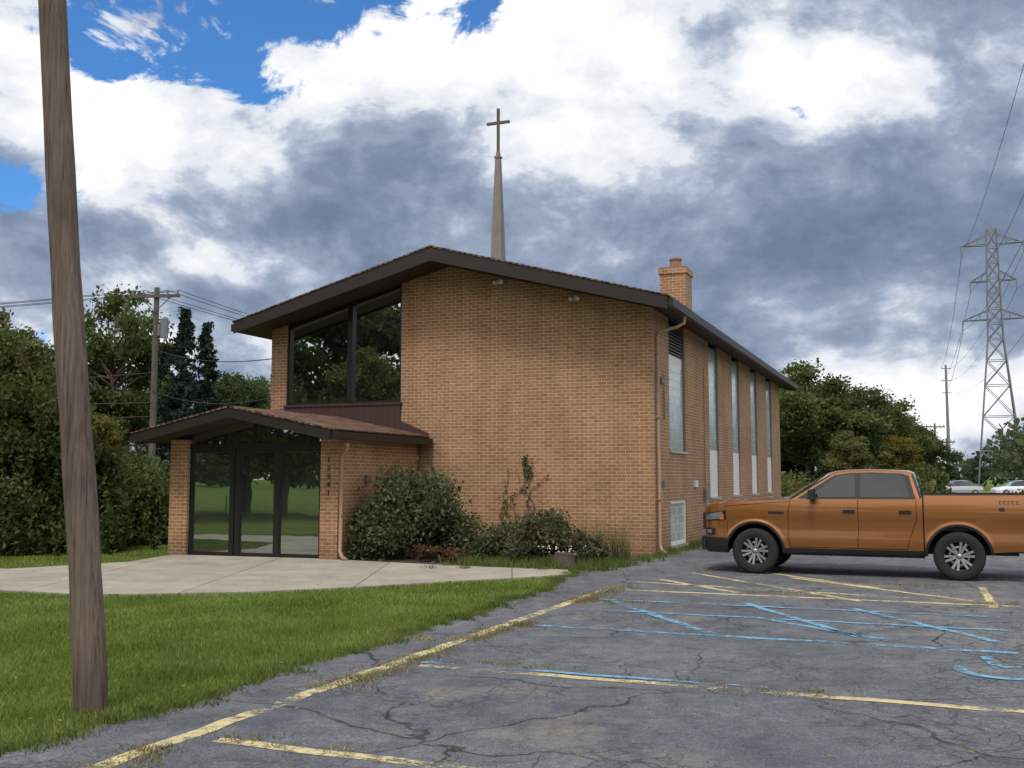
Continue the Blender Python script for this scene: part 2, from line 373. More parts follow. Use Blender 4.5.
st.box(sx-.035,sx+.035,sy-.03,sy+.03,10.42,11.62,1); st.box(sx-.33,sx-.035,sy-.03,sy+.03,11.19,11.26,1); st.box(sx+.035,sx+.33,sy-.03,sy+.03,11.19,11.26,1)
st.obj('steeple_with_cross',[SPIRE,pmat('cross_bronze',(.12,.09,.07),.5,metal=.4)],church)
db=MB()
db.tube([(.60,.5,5.27),(.60,.5,5.12),(.45,.42,5.02),(.1,.22,4.92),(.06,.2,4.8),(.06,.2,.25),(.1,.16,.12),(.25,.05,.05)],.042,8,0)
for z in (1.2,3.0,4.4): db.box(0,.11,.14,.26,z,z+.03,0)
db.tube([(-5.36,-3.9,2.38),(-5.36,-3.88,2.28),(-5.5,-3.75,2.2),(-5.58,-3.72,2.1),(-5.6,-3.72,.2),(-5.5,-3.8,.08),(-5.35,-3.9,.05)],.042,8,0)
db.obj('downspouts',[TANP],church)
vx0,vx1,vy=-9.95,-5.7,-3.67
vm=(vx0+vx1)/2; VP,VS=3.12,.205
vzt=lambda x: VP-VS*abs(x-vm); vzu=lambda x: vzt(x)-.17
v=MB()
v.box(-9.95,-9.47,vy,vy+.3,0,vzu(-9.95)); v.box(-6.12,-5.7,vy,vy+.3,0,vzu(-5.7))
v.box(-6.0,-5.7,vy+.3,-.09,0,vzu(-5.7)); v.box(-9.95,-9.65,vy+.3,-.09,0,vzu(-9.95))
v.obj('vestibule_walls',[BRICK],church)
vr=MB(); vo=.3
for sgn in (1,-1):
    xe=vm+sgn*((vx1-vx0)/2+vo+(.05 if sgn<0 else 0)); ze=vzt(xe); ys,ye=-4.5,-.07
    sec=[(vm,VP),(xe,ze),(xe,ze-.16),(vm,VP-.16)]
    if sgn>0: sec=sec[::-1]
    vr.prism(sec,ys+.03,ye,1)
    s2=[(vm,VP+.01),(xe,ze+.01),(xe,ze-.2),(vm,VP-.19)]
    if sgn>0: s2=s2[::-1]
    vr.prism(s2,ys,ys+.03,0)
    s3=[(vm,VP+.05),(xe+sgn*.03,ze+.04),(xe+sgn*.03,ze+.012),(vm,VP+.012)]
    if sgn>0: s3=s3[::-1]
    vr.prism(s3,ys-.02,ye,2)
    xa,xb=sorted((xe,xe+sgn*.1)); vr.box(xa,xb,ys+.04,ye,ze-.17,ze-.02,0)
vr.obj('vestibule_roof',[BROWN,SOFFIT,SHING],church)
vg=MB(); gx0,gx1=-9.47,-6.12; gy=vy+.12
vg.box(gx0,gx1,gy,gy+.02,.05,2.30,0)
vg.prism([(gx0,2.42),(gx1,2.42),(gx1,vzu(gx1)),(vm,vzu(vm)),(gx0,vzu(gx0))],gy,gy+.02,0)
vg.obj('vestibule_glass',[DGLASS],church)
vf=MB()
vf.box(gx0,gx1,gy-.06,gy+.05,2.30,2.42)
for a,b_ in ((gx0,gx0+.07),(gx1-.07,gx1),(-8.42,-8.30),(-8.28,-8.16),(-7.30,-7.16)): vf.box(a,b_,gy-.05,gy,.0,2.30)
for a,b_ in ((gx0+.07,-8.42),(-8.16,-7.30),(-7.16,gx1-.07)):
    vf.box(a,b_,gy-.045,gy,.0,.10); vf.box(a,b_,gy-.045,gy,2.22,2.30)
vf.box(vm-.03,vm+.03,gy-.04,gy,2.42,vzu(vm))
for xx in (-8.47,-8.10): vf.tube([(xx,gy-.09,.85),(xx,gy-.09,1.3)],.012,6)
vf.obj('entrance_doors_frame',[FRAME],church)
for i,dg in enumerate('12341'):
    cu=bpy.data.curves.new('digit','FONT'); cu.body=dg; cu.size=.17; cu.extrude=.006; cu.align_x='CENTER'
    o=bpy.data.objects.new('house_number_digit',cu); COL.objects.link(o); o.parent=church
    o.location=(-5.92,vy-.012,2.0-i*.17); o.rotation_euler=(math.pi/2,0,0); cu.materials.append(FRAME)
hb=MB()
for x in (-1.75,-3.6):
    z=zun(x)-.1; hb.box(x-.05,x+.05,-.08,0,z-.1,z,0); hb.tube([(x-.05,-.1,z-.06),(x-.09,-.2,z-.1)],[.03,.045],10,0); hb.tube([(x+.05,-.1,z-.06),(x+.09,-.2,z-.1)],[.03,.045],10,0)
hb.box(0,.07,4.1,4.35,1.45,1.62,0); hb.box(0,.06,.62,.78,3.8,3.95,1); hb.box(0,.05,.7,.85,1.5,1.62,1); hb.tube([(.04,5.4,.4),(.04,5.4,4.6)],.012,6,1); hb.box(0,.08,5.3,5.5,1.1,1.4,1)
hb.tube([(.03,.9,3.0),(.03,.9,4.0)],.015,6,1)
hb.box(-5.7,-5.62,-2.6,-2.45,1.6,1.75,1); hb.tube([(-5.6,-2.2,.1),(-5.6,-2.2,.55)],.03,8,1)
hb.obj('wall_fittings',[WHITEP,METAL],church)

# ------------------------------------------------------------ ground
g=MB(); S=1500
g.add([(-S,-S,0),(S,-S,0),(S,S,0),(-S,S,0)],[(0,1,2,3)]); g.obj('ground',[LAWN])
def edge(y):
    b_=np.interp(y,[-40,-12,-7,-4.9,-3.2,-1.5,0,60],[.28,.33,.1,-.35,-.5,-.15,-.15,-.15])
    return b_+ (.06*math.sin(y*2.3)+.04*math.sin(y*5.9+1)+.03*math.sin(y*13.7))*(1 if y<-2 else .2)
ab=MB(); ys=np.arange(-40,24,.12)
L_=[W(edge(y),y,.004) for y in ys]; R_=[W(34+.3*math.sin(y),y,.004) for y in ys]
ab.grid([[l,r] for l,r in zip(L_,R_)],0,False,flip=True)
ab.obj('asphalt_parking_lot',[ASPH])
rd_=MB(); rd_.grid([[(28,92,.006),(28,104,.006)],[(140,92,.006),(140,104,.006)]],0,False,flip=True); rd_.obj('far_road',[ASPH])
pad=[(1.05,18.35),(0.2,17.75),(-1.0,17.1),(-2.4,16.2),(-3.8,15.5),(-6.0,15.15),(-8.0,15.9),(-14,18.4),(-14,20.3),(-9.2,19.4),(-7.6,21.0),(-7.35,23.0),(-3.7,21.75),(-3.2,21.35),(-.8,19.95),(1.0,19.2)]
pb2=MB(); n=len(pad)
pb2.add([(x,y,.03) for x,y in pad]+[(x,y,-.05) for x,y in pad],[tuple(range(n-1,-1,-1))]+[(i,(i+1)%n,(i+1)%n+n,i+n) for i in range(n)])
pb2.obj('concrete_entrance_pad',[CONC])
sl=MB(); bed=[W(-5.65,-3.6),W(-5.0,-4.35),W(-2.2,-4.25),W(-.5,-3.6),W(-.05,-1.6),W(-.05,.02),W(-5.65,.02)]
sl.add([(x,y,.008) for x,y,_ in bed],[tuple(range(len(bed)))]); sl.obj('planting_bed_soil',[SOIL])
YEL=paint_mat('worn_yellow_paint',(.68,.57,.30),.57); YEL2=paint_mat('very_worn_yellow_paint',(.66,.58,.35),.60)
BLU=paint_mat('worn_blue_paint',(.20,.42,.62),.585)
yl=MB(); bl=MB()
def line(b,p,q,w,m,z=.008):
    p=Vector(p[:2]);q=Vector(q[:2]);d=(q-p); n_=max(2,int(d.length/.25)); dn=d.normalized(); pr=Vector((-dn.y,dn.x))
    A=[];
    for i in range(n_+1):
        c=p+d*i/n_; j=.012*math.sin(i*1.7)+.008*math.sin(i*3.1)
        a=c+pr*(w/2+j); bb=c-pr*(w/2-j); A.append([(a.x,a.y,z),(bb.x,bb.y,z)])
    b.grid(A,m,False,flip=True)
line(yl,W(1.02,-21),W(.98,-7.0),.14,0)
for yy,m in ((-22.5,1),(-19.6,1),(-16.7,0),(-13.8,0),(-6.95,0)):
    line(yl,W(1.25,yy),W(6.6,yy-.1),.12,m,.008)
line(bl,W(1.3,-11.0),W(6.3,-11.1),.12,0)
line(bl,W(1.2,-13.66),W(4.3,-13.72),.08,0,.012)
line(bl,W(1.3,-9.4),W(6.3,-9.5),.09,0,.010)
line(bl,W(1.25,-8.3),W(6.3,-8.35),.10,0,.014)
line(bl,(1.35,14.6),(2.15,11.5),.12,0,.012); line(bl,(2.9,12.9),(3.9,11.0),.12,0,.012)
line(bl,W(3.2,-8.0),W(4.8,-10.6),.11,0,.012); line(bl,W(4.6,-8.1),W(6.2,-10.5),.11,0,.012)
def arcline(b,cx,cy,r,a0,a1,w,m,z):
    A=[]
    for i in range(17):
        a=a0+(a1-a0)*i/16; A.append([(cx+(r+w/2)*math.cos(a),cy+(r+w/2)*math.sin(a),z),(cx+(r-w/2)*math.cos(a),cy+(r-w/2)*math.sin(a),z)])
    b.grid(A,m,False,flip=True)
for ax,ay in ((4.3,9.3),(6.4,11.6)):
    arcline(bl,ax,ay,.38,2.4,6.0,.11,0,.0125); line(bl,(ax,ay+.1),(ax+.15,ay+.75),.11,0,.013); line(bl,(ax+.02,ay+.2),(ax+.5,ay+.1),.11,0,.0135); line(bl,(ax+.5,ay+.1),(ax+.75,ay-.3),.11,0,.014)
for p,q in (((2.45,17.6),(3.3,15.6)),((3.16,18.9),(4.75,14.5)),((4.69,17.9),(6.4,14.3)),((4.2,19.6),(5.6,16.2)),((2.0,17.2),(6.35,14.4)),((7.2,16.3),(6.25,13.8))):
    line(yl,p,q,.11,0,.009)
line(yl,W(5.7,-3.0),W(9.5,-3.0),.12,0,.009); line(yl,(10.6,20),(12.6,16.4),.2,0,.012)
yl.obj('yellow_parking_lines',[YEL,YEL2]); bl.obj('blue_accessible_parking_marks',[BLU])

# ------------------------------------------------------------ foliage
def quads_mesh(P,size,rg,aspect=1.7,up=0.0):
    n=len(P); a=rg.normal(size=(n,3)); a[:,2]+=up*rg.choice([-1,1],n); a/=np.linalg.norm(a,axis=1)[:,None]
    b=rg.normal(size=(n,3)); b-= (b*a).sum(1)[:,None]*a; b/=np.linalg.norm(b,axis=1)[:,None]
    s=(size*rg.uniform(.6,1.4,n))[:,None]
    V=np.stack([P-a*s*.5*aspect, P+b*s*.5, P+a*s*.5*aspect, P-b*s*.5],1).reshape(-1,3)
    return V
def addquads(mb,V,m):
    o=len(mb.v); mb.v+=V.tolist(); k=len(V)//4
    mb.f+=[(o+4*i,o+4*i+1,o+4*i+2,o+4*i+3) for i in range(k)]; mb.m+=[m]*k; mb.sm+=[False]*k
def clumps(C,R,n,rg,flat=.75):
    C=np.array(C);R=np.array(R); w=R**2; idx=rg.choice(len(C),n,p=w/w.sum())
    d=rg.normal(size=(n,3))*.52; d[:,2]*=flat
    return C[idx]+d*R[idx][:,None]
def tree_mesh(name,H,R,seed,nleaf,lsize,base,leafm,nclump=70):
    rg=np.random.default_rng(seed); mb=MB(); cz=(base+H)/2; hz=(H-base)/2
    tr=.022*H+.05
    tp=[(0,0,0)]; 
    for i in range(1,6): tp.append((rg.normal()*.12*i*.5,rg.normal()*.12*i*.5,H*.8*i/5))
    mb.tube(tp,[tr*(1-.17*i) for i in range(6)],8,0)
    C=[];Rr=[]; lob=[rg.uniform(0,6.28) for _ in range(3)]
    for i in range(nclump):
        ph=rg.uniform(0,2*math.pi); u=rg.uniform(-1,1); rr=rg.uniform(.35,1.0)**.6
        rad=math.sqrt(max(0,1-u*u)); k_=1+.22*math.sin(3*ph+lob[0])+.15*math.sin(2*ph+4*u+lob[1])
        c=np.array([R*rr*rad*math.cos(ph)*k_*.95,R*rr*rad*math.sin(ph)*k_*.95,cz+hz*u*rr*(1+.08*math.sin(5*ph+lob[2]))])
        C.append(c); Rr.append(R*rg.uniform(.12,.27))
        h0=max(base*.7,min(H*.72,c[2]-rg.uniform(.1,.5)*R)); k=h0/(H*.8)*5; i0=int(min(4,k)); f=k-i0
        s0=np.array(tp[i0])*(1-f)+np.array(tp[i0+1])*f
        mid=(s0+c)/2+rg.normal(size=3)*.10*R
        mb.tube([s0,mid,c],[tr*.28,tr*.15,tr*.04],5,0,cap=False)
    P=clumps(C,Rr,nleaf,rg,.65); addquads(mb,quads_mesh(P,lsize,rg),1)
    me=mb.obj(name,[BARK,leafm],uv=False); d=me.data; bpy.data.objects.remove(me); return d
LF1=leaf_mat('leaf_mid_green',(.05,.07,.022),(.11,.145,.05),(.20,.235,.09))
LF2=leaf_mat('leaf_olive',(.065,.078,.028),(.145,.155,.056),(.26,.24,.105))
LF3=leaf_mat('leaf_dark_green',(.033,.048,.02),(.072,.1,.04),(.13,.165,.065))
LF4=leaf_mat('leaf_yellowing',(.08,.085,.022),(.18,.17,.045),(.34,.25,.06))
NDL=leaf_mat('spruce_needles',(.018,.028,.022),(.034,.050,.038),(.06,.08,.06),trans=.1)
T=[tree_mesh('tree_mesh_a',10,3.6,1,30000,.135,2.4,LF1,75),
   tree_mesh('tree_mesh_b',10,3.2,2,25000,.135,2.2,LF2,64),
   tree_mesh('tree_mesh_c',10,3.9,3,34000,.135,1.8,LF3,80),
   tree_mesh('tree_mesh_d',10,3.4,4,20000,.135,2.8,LF4,60)]
def place(k,u,Yd,H,rz=None,name='deciduous_tree',wide=1):
    X=(u-512)/1044*Yd; s=H/10*1.03
    return link(name,T[k],loc=(X,Yd,0),rot=(0,0,rz if rz is not None else random.uniform(0,6.28)),scale=(s*wide,s*wide,s))
for k,u,Yd,H,w_ in ((0,-70,40,8.3,1),(1,2,46,8.6,.9),(2,52,56,9.0,.75),(0,114,56,11.2,.85),(3,85,40,4.0,1),(1,142,68,7.6,.9),(2,236,66,8.5,.8),(0,264,70,7.9,.8),(1,250,54,4.4,1),(0,215,46,3.2,1),
                 (0,-20,72,11,1),(0,-140,60,12,1)):
    place(k,u,Yd,H,wide=w_)
for k,u,Yd,H in ((0,806,58,7.6),(2,836,60,7.2),(0,862,63,6.8),(1,884,66,6.2),(2,905,74,5.8),(3,896,60,4.0),(2,784,66,8.4),(0,760,62,7.5),(1,848,52,3.8),(2,920,84,5.2)):
    place(k,u,Yd,H,wide=1.12)
for k,X,Y,H in ((0,-27,16,12),(2,-30,7,13),(0,-24,0,11),(1,-33,22,13),(2,-20,-9,14),(0,-12,-22,15),(1,0,-26,13),(2,12,-24,14),(0,-38,12,15),(1,26,-14,12),(0,40,2,12),(2,48,16,11),(1,-24,9,8)):
    s=H/10; link('deciduous_tree',T[k],loc=(X,Y,0),rot=(0,0,random.uniform(0,6)),scale=(s*1.1,s*1.1,s))
def spruce(seed):
    rg=np.random.default_rng(seed); mb=MB(); H=11; mb.tube([(0,0,0),(0,0,H*.97)],[.18,.02],7,0); P=[]
    for i in range(200):
        h=rg.uniform(.6,H*.98); L0=(1-h/H)*2.5*rg.uniform(.5,1.2)+.12; ph=rg.uniform(0,6.28)
        m_=int(22+L0*38); t=rg.uniform(0.1,1,m_)
        p=np.stack([t*L0*math.cos(ph),t*L0*math.sin(ph),h-.30*t*L0+.12*(t*L0)**2*.3],1)+rg.normal(size=(m_,3))*.075
        p[:,2]-=np.abs(rg.normal(size=m_))*.12; P.append(p)
    P=np.concatenate(P); addquads(mb,quads_mesh(P,.11,rg,2.4),1)
    o=mb.obj('spruce_mesh',[BARK,NDL],uv=False); d=o.data; bpy.data.objects.remove(o); return d
SP=spruce(5)
for u,Yd,H in ((184,50,10.1),(206,52,9.7),(166,54,8.8)):
    link('spruce_tree',SP,loc=((u-512)/1044*Yd,Yd,0),rot=(0,0,random.uniform(0,6)),scale=(H/11,)*3)
def bush(name,loc,rx,ry,H,nleaf,lsize,lm,seed,ncl=26,weep=False,bot=.05):
    rg=np.random.default_rng(seed); mb=MB(); C=[];Rr=[]
    for i in range(ncl):
        ph=rg.uniform(0,6.28); u=rg.uniform(0,1); rr=rg.uniform(.3,.95)**.6; rad=math.sqrt(1-(u*.95)**2) 
        c=(rx*rr*rad*math.cos(ph),ry*rr*rad*math.sin(ph),bot+H*(.10+.82*u*rr*1.02)); C.append(c); Rr.append(min(rx,H)*rg.uniform(.18,.36))
        mb.tube([(rg.normal()*.08,rg.normal()*.08,0),(c[0]*.5,c[1]*.5,c[2]*.6),c],[.03,.02,.006],5,0,cap=False)
    P=clumps(C,Rr,nleaf,rg,.85)
    if weep:
        Q=[]
        for k in range(nleaf//30):
            p0=P[rg.integers(len(P))]; m_=30; t=rg.uniform(0,1,m_); ln=rg.uniform(.5,1.6)
            q=np.tile(p0,(m_,1)); q[:,2]-=t*ln; o=p0[:2]/max(.3,np.linalg.norm(p0[:2])); q[:,:2]+=o*(t[:,None]*.25); q+=rg.normal(size=(m_,3))*.05; Q.append(q)
        P=np.concatenate([P]+Q)
    P[:,2]=np.abs(P[:,2])+.02
    addquads(mb,quads_mesh(P,lsize,rg,2.0,up=.8 if weep else 0),1)
    return mb.obj(name,[BARK,lm],loc=loc,uv=False)
BU1=leaf_mat('shrub_leaf',(.05,.065,.03),(.11,.135,.065),(.20,.21,.12),1.5)
BU2=leaf_mat('shrub_leaf_grey',(.055,.06,.03),(.125,.13,.07),(.21,.21,.13),2)
BU3=leaf_mat('shrub_leaf_red',(.08,.04,.025),(.15,.085,.05),(.20,.14,.08),2)
WEP=leaf_mat('weeping_leaf',(.030,.042,.014),(.07,.095,.03),(.14,.165,.06),.8)
bush('large_shrub',W(-4.6,-2.45),1.3,1.0,1.75,24000,.05,BU1,11,60)
bush('low_shrub',W(-1.95,-2.2),.85,.6,.95,9000,.042,BU2,12,34)
bush('low_shrub',W(-2.9,-2.1),.55,.45,.6,4500,.042,BU1,13,20)
bush('low_shrub',W(-3.6,-3.2),.6,.4,.3,1800,.04,BU3,17,16)
bush('low_shrub',W(-.95,-2.2),.45,.4,.5,2500,.04,BU2,14,14)
bush('weeping_shrub',(-11.2,24.5,0),1.8,1.8,4.6,40000,.07,WEP,21,70,True)
bush('weeping_shrub',(-13.8,23.0,0),2.0,2.0,3.2,30000,.07,WEP,22,60,True)
bush('rounded_shrub',(-10.2,27.5,0),1.6,1.5,2.1,32000,.06,LF1,23,70,True)
bush('background_shrub',(-13.2,35,0),2.2,1.8,2.3,18000,.09,LF3,24,46)
bush('background_shrub',(-18.0,36,0),2.4,2.0,3.2,20000,.10,LF2,26,46)
def vine():
    rg=np.random.default_rng(4); mb=MB(); P=[]
    for k in range(6):
        x=-3.5+rg.uniform(-.2,.2); z=.3; pts=[(x,-.03,z)]; zt=rg.uniform(1.0,1.8)
        while z<zt: x+=rg.normal()*.10+.04; z+=.14; pts.append((x,-.03,z)); P+= [(x+rg.normal()*.05,-.05,z+rg.normal()*.05) for _ in range(2)]
        mb.tube(pts,.007,4,0,cap=False)
    for k in range(70): P.append((-2.95+rg.normal()*.08,-.06,1.95+rg.normal()*.15))
    addquads(mb,quads_mesh(np.array(P),.055,rg,1.4),1); mb.obj('wall_vine',[BARK,BU1],loc=(CX,CY,0),rot=(0,0,ANG),uv=False)
vine()
GR=leaf_mat('grass_blade',(.105,.155,.028),(.19,.26,.055),(.31,.37,.12),.9,.3)
DRY=leaf_mat('dry_weed',(.15,.13,.06),(.27,.24,.13),(.42,.37,.22),1.2,.3)
WEED=leaf_mat('weed_green',(.06,.09,.022),(.12,.17,.045),(.23,.26,.09),1.2,.3)
def blades(name,P,h,w,mat_,lean=.5,rg=rng):
    n=len(P); ph=rg.uniform(0,6.28,n); H=h*rg.uniform(.5,1.25,n); Wd=w*rg.uniform(.7,1.3,n)
    dx=np.cos(ph);dy=np.sin(ph); l=lean*H*rg.uniform(.1,1,n); pl=rg.uniform(0,6.28,n)
    z0=np.zeros(n)
    A=np.stack([P[:,0]-dx*Wd/2,P[:,1]-dy*Wd/2,z0],1); B=np.stack([P[:,0]+dx*Wd/2,P[:,1]+dy*Wd/2,z0],1)
    C=np.stack([P[:,0]+np.cos(pl)*l,P[:,1]+np.sin(pl)*l,z0+H],1)
    V=np.stack([A,B,C],1).reshape(-1,3)
    me=bpy.data.meshes.new(name); me.vertices.add(3*n); me.vertices.foreach_set('co',V.ravel()); me.loops.add(3*n); me.loops.foreach_set('vertex_index',np.arange(3*n,dtype=np.int32))
    me.polygons.add(n); me.polygons.foreach_set('loop_start',np.arange(0,3*n,3,dtype=np.int32)); me.update(calc_edges=True); me.materials.append(mat_)
    return link(name,me)
def inpoly(X,Y,poly):
    c=np.zeros(len(X),bool); j=len(poly)-1
    for i in range(len(poly)):
        xi,yi=poly[i];xj,yj=poly[j]
        c^=((yi>Y)!=(yj>Y))&(X<(xj-xi)*(Y-yi)/(yj-yi+1e-12)+xi); j=i
    return c
n=330000
Y=4.5*np.exp(rng.uniform(0,1,n)*math.log(30/4.5)); X=-Y*rng.uniform(-.12,.75,n)
lx,ly=toL(X,Y); eg=np.array([edge(v_) for v_ in np.linspace(-30,10,4000)]); ed=np.interp(ly,np.linspace(-30,10,4000),eg)
ok=(lx<ed+rng.normal(size=n)*.035)&~inpoly(X,Y,pad)&~inpoly(X,Y,[(a,b_) for a,b_,_ in bed])&~((lx>-10)&(lx<0)&(ly>-3.7))
P=np.stack([X,Y],1)[ok]; sc=np.clip(P[:,1]/9,.8,2.2)
blades('lawn_grass',P,.042,.0085*sc,GR,.9)
Q=[]
for k in range(110):
    Yc=rng.uniform(6,15); Xc=-Yc*rng.uniform(.05,.52); a_,b2=toL(Xc,Yc)
    if a_>.1 or inpoly(np.array([Xc]),np.array([Yc]),pad)[0]: continue
    m_=rng.integers(30,90); Q.append(np.stack([Xc+rng.normal(size=m_)*.08,Yc+rng.normal(size=m_)*.08],1))
Q.append(np.stack([-3.0+rng.normal(size=700)*.14,7.7+rng.normal(size=700)*.12],1))
blades('lawn_clumps',np.concatenate(Q),.065,.010,GR,1.0)
Q=[]
for k in range(300):
    yy=rng.uniform(-19,-4.5); c=edge(yy)+rng.normal()*.07; x_,y_,_=W(c,yy); m_=rng.integers(15,50); Q.append(np.stack([x_+rng.normal(size=m_)*.05,y_+rng.normal(size=m_)*.05],1))
blades('edge_weeds',np.concatenate(Q),.06,.010,WEED,.9)
Q=[]
for k in range(480):
    yy=-19+12.5*rng.uniform()**1.0; c=1.0+rng.normal()*.10+.09; 
    if math.sin(yy*2.1)+math.sin(yy*.9+1)<-.1: continue
    x_,y_,_=W(c,yy); m_=rng.integers(8,40); Q.append(np.stack([x_+rng.normal(size=m_)*.05,y_+rng.normal(size=m_)*.06],1))
for cx_,cy_,n_ in ((1.6,-8.4,40),(2.2,-13.5,18),(4.5,-13.8,20),(1.6,-16.6,15),(.6,-12.3,30),(3.4,-6.6,30),(6.3,-6.8,30),(5.2,-4.6,30),(7.5,-3.2,30)):
    for k in range(n_):
        x_,y_,_=W(cx_+rng.normal()*.35,cy_+rng.normal()*.12); m_=rng.integers(6,22); Q.append(np.stack([x_+rng.normal(size=m_)*.04,y_+rng.normal(size=m_)*.04],1))
blades('dry_crack_weeds',np.concatenate(Q),.035,.012,DRY,1.5)
Q=[]
for k in range(300):
    if rng.uniform()<.55: x_,y_,_=W(.05+abs(rng.normal())*.15,rng.uniform(-2,20))
    else: x_,y_,_=W(rng.uniform(-3.2,.2),rng.uniform(-4.0,-2.2)+.4*rng.normal())
    m_=rng.integers(15,50); Q.append(np.stack([x_+rng.normal(size=m_)*.07,y_+rng.normal(size=m_)*.07],1))
blades('foundation_weeds',np.concatenate(Q),.16,.014,WEED,.8)
Q=[]
for c in ((-.75,-1.7),(-.35,-1.5),(-1.3,-1.4)):
    for k in range(7):
        x_,y_,_=W(c[0]+rng.normal()*.15,c[1]+rng.normal()*.15); Q.append(np.stack([x_+rng.normal(size=20)*.04,y_+rng.normal(size=20)*.04],1))
blades('tall_ornamental_grass',np.concatenate(Q),.8,.012,LF2,.4)
Fp=np.array([W(-1.15+rng.normal()*.2,-2.9+rng.normal()*.15,.30+rng.uniform(-.12,.14)) for _ in range(50)]); fm=MB(); addquads(fm,quads_mesh(Fp,.035,rng,1.0),0); fm.obj('white_flowers',[pmat('petal_white',(.75,.75,.7),.6)],uv=False)
Lp=[];
for k in range(1100):
    Yk=5+rng.uniform()**1.5*16; Xk=Yk*rng.uniform(-.5,.5); Lp.append((Xk,Yk,.02+ (.03 if Xk<-1 else 0)))
lm_=MB(); Vq=quads_mesh(np.array(Lp),.024,rng,1.3); Vq=Vq.reshape(-1,4,3); zz=np.array(Lp)[:,2]; Vq[:,:,2]=zz[:,None]+(Vq[:,:,2]-zz[:,None])*.25; addquads(lm_,Vq.reshape(-1,3),0)
lm_.obj('fallen_leaves',[leaf_mat('fallen_leaf',(.12,.07,.02),(.28,.19,.05),(.42,.32,.10),1,.2)],uv=False)
sp=MB(); x_,y_,_=W(-.95,-3.3); sp.tube([(0,0,0),(0,0,.12),(0.01,0,.26)],[.24,.2,.19],12,0); sp.obj('tree_stump',[BARK],loc=(x_,y_,0))
def strip(name,x0,x1,yf,hf,nleaf,size,mt,seed,depth=3):
    rg=np.random.default_rng(seed); X=rg.uniform(x0,x1,nleaf); Yb=np.array([yf(x) for x in X])+rg.uniform(0,depth,nleaf)
    hh=np.array([hf(x) for x in X]); Z=hh*rg.uniform(0,1,nleaf)**.7*(1-.25*rg.uniform(0,1,nleaf))
    mb=MB(); addquads(mb,quads_mesh(np.stack([X,Yb,Z],1),size,rg,1.8,up=.5),0); return mb.obj(name,[mt],uv=False)
strip('brush_field',10,42,lambda x:47+2*math.sin(x),lambda x:(1.4 if x<19.3 else .95)+(.45*math.sin(x*1.1)+.3*math.sin(x*3.3)+.2*math.sin(x*7))*(1 if x<19.3 else .35),34000,.12,LF2,31,5)
strip('brush_hedge',10,23.5,lambda x:58+2*math.sin(x),lambda x:1.8+.5*math.sin(x*.9)+.3*math.sin(x*2.3),14000,.16,LF1,32,4)
def dist_line():
    rg=np.random.default_rng(9); mb=MB(); P=[]
    for i in range(560):
        a=rg.uniform(-180,180); r=rg.uniform(150,230); aa=math.radians(a); x=r*math.sin(aa); y=r*math.cos(aa); h=rg.uniform(5,9)
        if 15<a<40: h=rg.uniform(4,6.5)+ (5.0 if a>24.5 else 0)
        m_=260; d=rg.normal(size=(m_,3)); d/=np.linalg.norm(d,axis=1)[:,None]; 
        P.append(np.array([x,y,h*.5])+d*np.array([h*.55,h*.55,h*.5])*rg.uniform(.5,1,m_)[:,None])
    addquads(mb,quads_mesh(np.concatenate(P),.8,rg,1.4),0); mb.obj('distant_treeline',[leaf_mat('distant_leaf',(.06,.075,.045),(.10,.125,.07),(.15,.17,.09),.05)],uv=False)
dist_line()

# ------------------------------------------------------------ poles
pm=MB(); K=26
pts=[];rd=[]
for i in range(K):
    z=-.1+9.3*i/(K-1); pts.append((-3.02-.0925*z+.01*math.sin(z*1.3),7.72+.006*math.sin(z*2),z)); rd.append(.118-.0035*z+.0025*math.sin(z*5)+.002*math.sin(z*11))
pm.tube(pts,rd,28,0)
pm.obj('wooden_utility_pole',[WPOLE])
def upole(name,X,Y,H,arm=2.2,trans=False,r=.15,armrot=0.0):
    e=empty(name,(X,Y,0),armrot); b=MB(); b.tube([(0,0,0),(0,0,H)],[r,r*.65],10,0); b.box(-arm/2,arm/2,-.18,-.08,H-.45,H-.32,0)
    for xx in (-arm/2+.1,-arm/4,arm/4,arm/2-.1): b.tube([(xx,-.13,H-.32),(xx,-.13,H-.14)],[.035,.05],8,1)
    b.tube([(-.7,-.1,H-.4),(0,-.15,H-1.1)],.02,5,0); b.tube([(.7,-.1,H-.4),(0,-.15,H-1.1)],.02,5,0)
    if trans:
        b.tube([(.38,0,H-2.2),(.38,0,H-1.4)],.17,14,2); b.tube([(.38,0,H-1.4),(.38,0,H-1.34)],[.18,.1],14,2); b.box(.1,.2,-.05,.05,H-2.1,H-1.6,2)
    b.obj('pole_with_crossarm',[WPOLE2,METAL,METAL],e); return e
upole('transformer_utility_pole',-15.4,45,9.9,2.2,True,.17,-.1)
upole('distant_utility_pole',44.3,110,7.4,2,False,.14); upole('distant_utility_pole',56,142,8.4,2,False,.14); upole('distant_utility_pole',43,104,5.6,1.6,False,.12)
mp=MB(); mp.tube([(0,0,0),(0,0,34)],[.55,.3],10,0); 
for z in (33,29.5,26): mp.box(-1.4,1.4,-.1,.1,z-.1,z+.1,0)
mp.obj('steel_transmission_monopole',[METAL],loc=(124.6,300,0))
pe=MB()
def half(z): return np.interp(z,[0,24,42],[3.4,1.15,.75])
lv=[0,6,11.5,16.5,20.5,24,26.5,29,31.5,34,36.5,39,42]
rot=Matrix.Rotation(math.radians(-23.4),3,'Z')
def pp(x,y,z): v_=rot@Vector((x,y,0)); return (v_.x,v_.y,z)
cs=[(-1,-1),(1,-1),(1,1),(-1,1)]
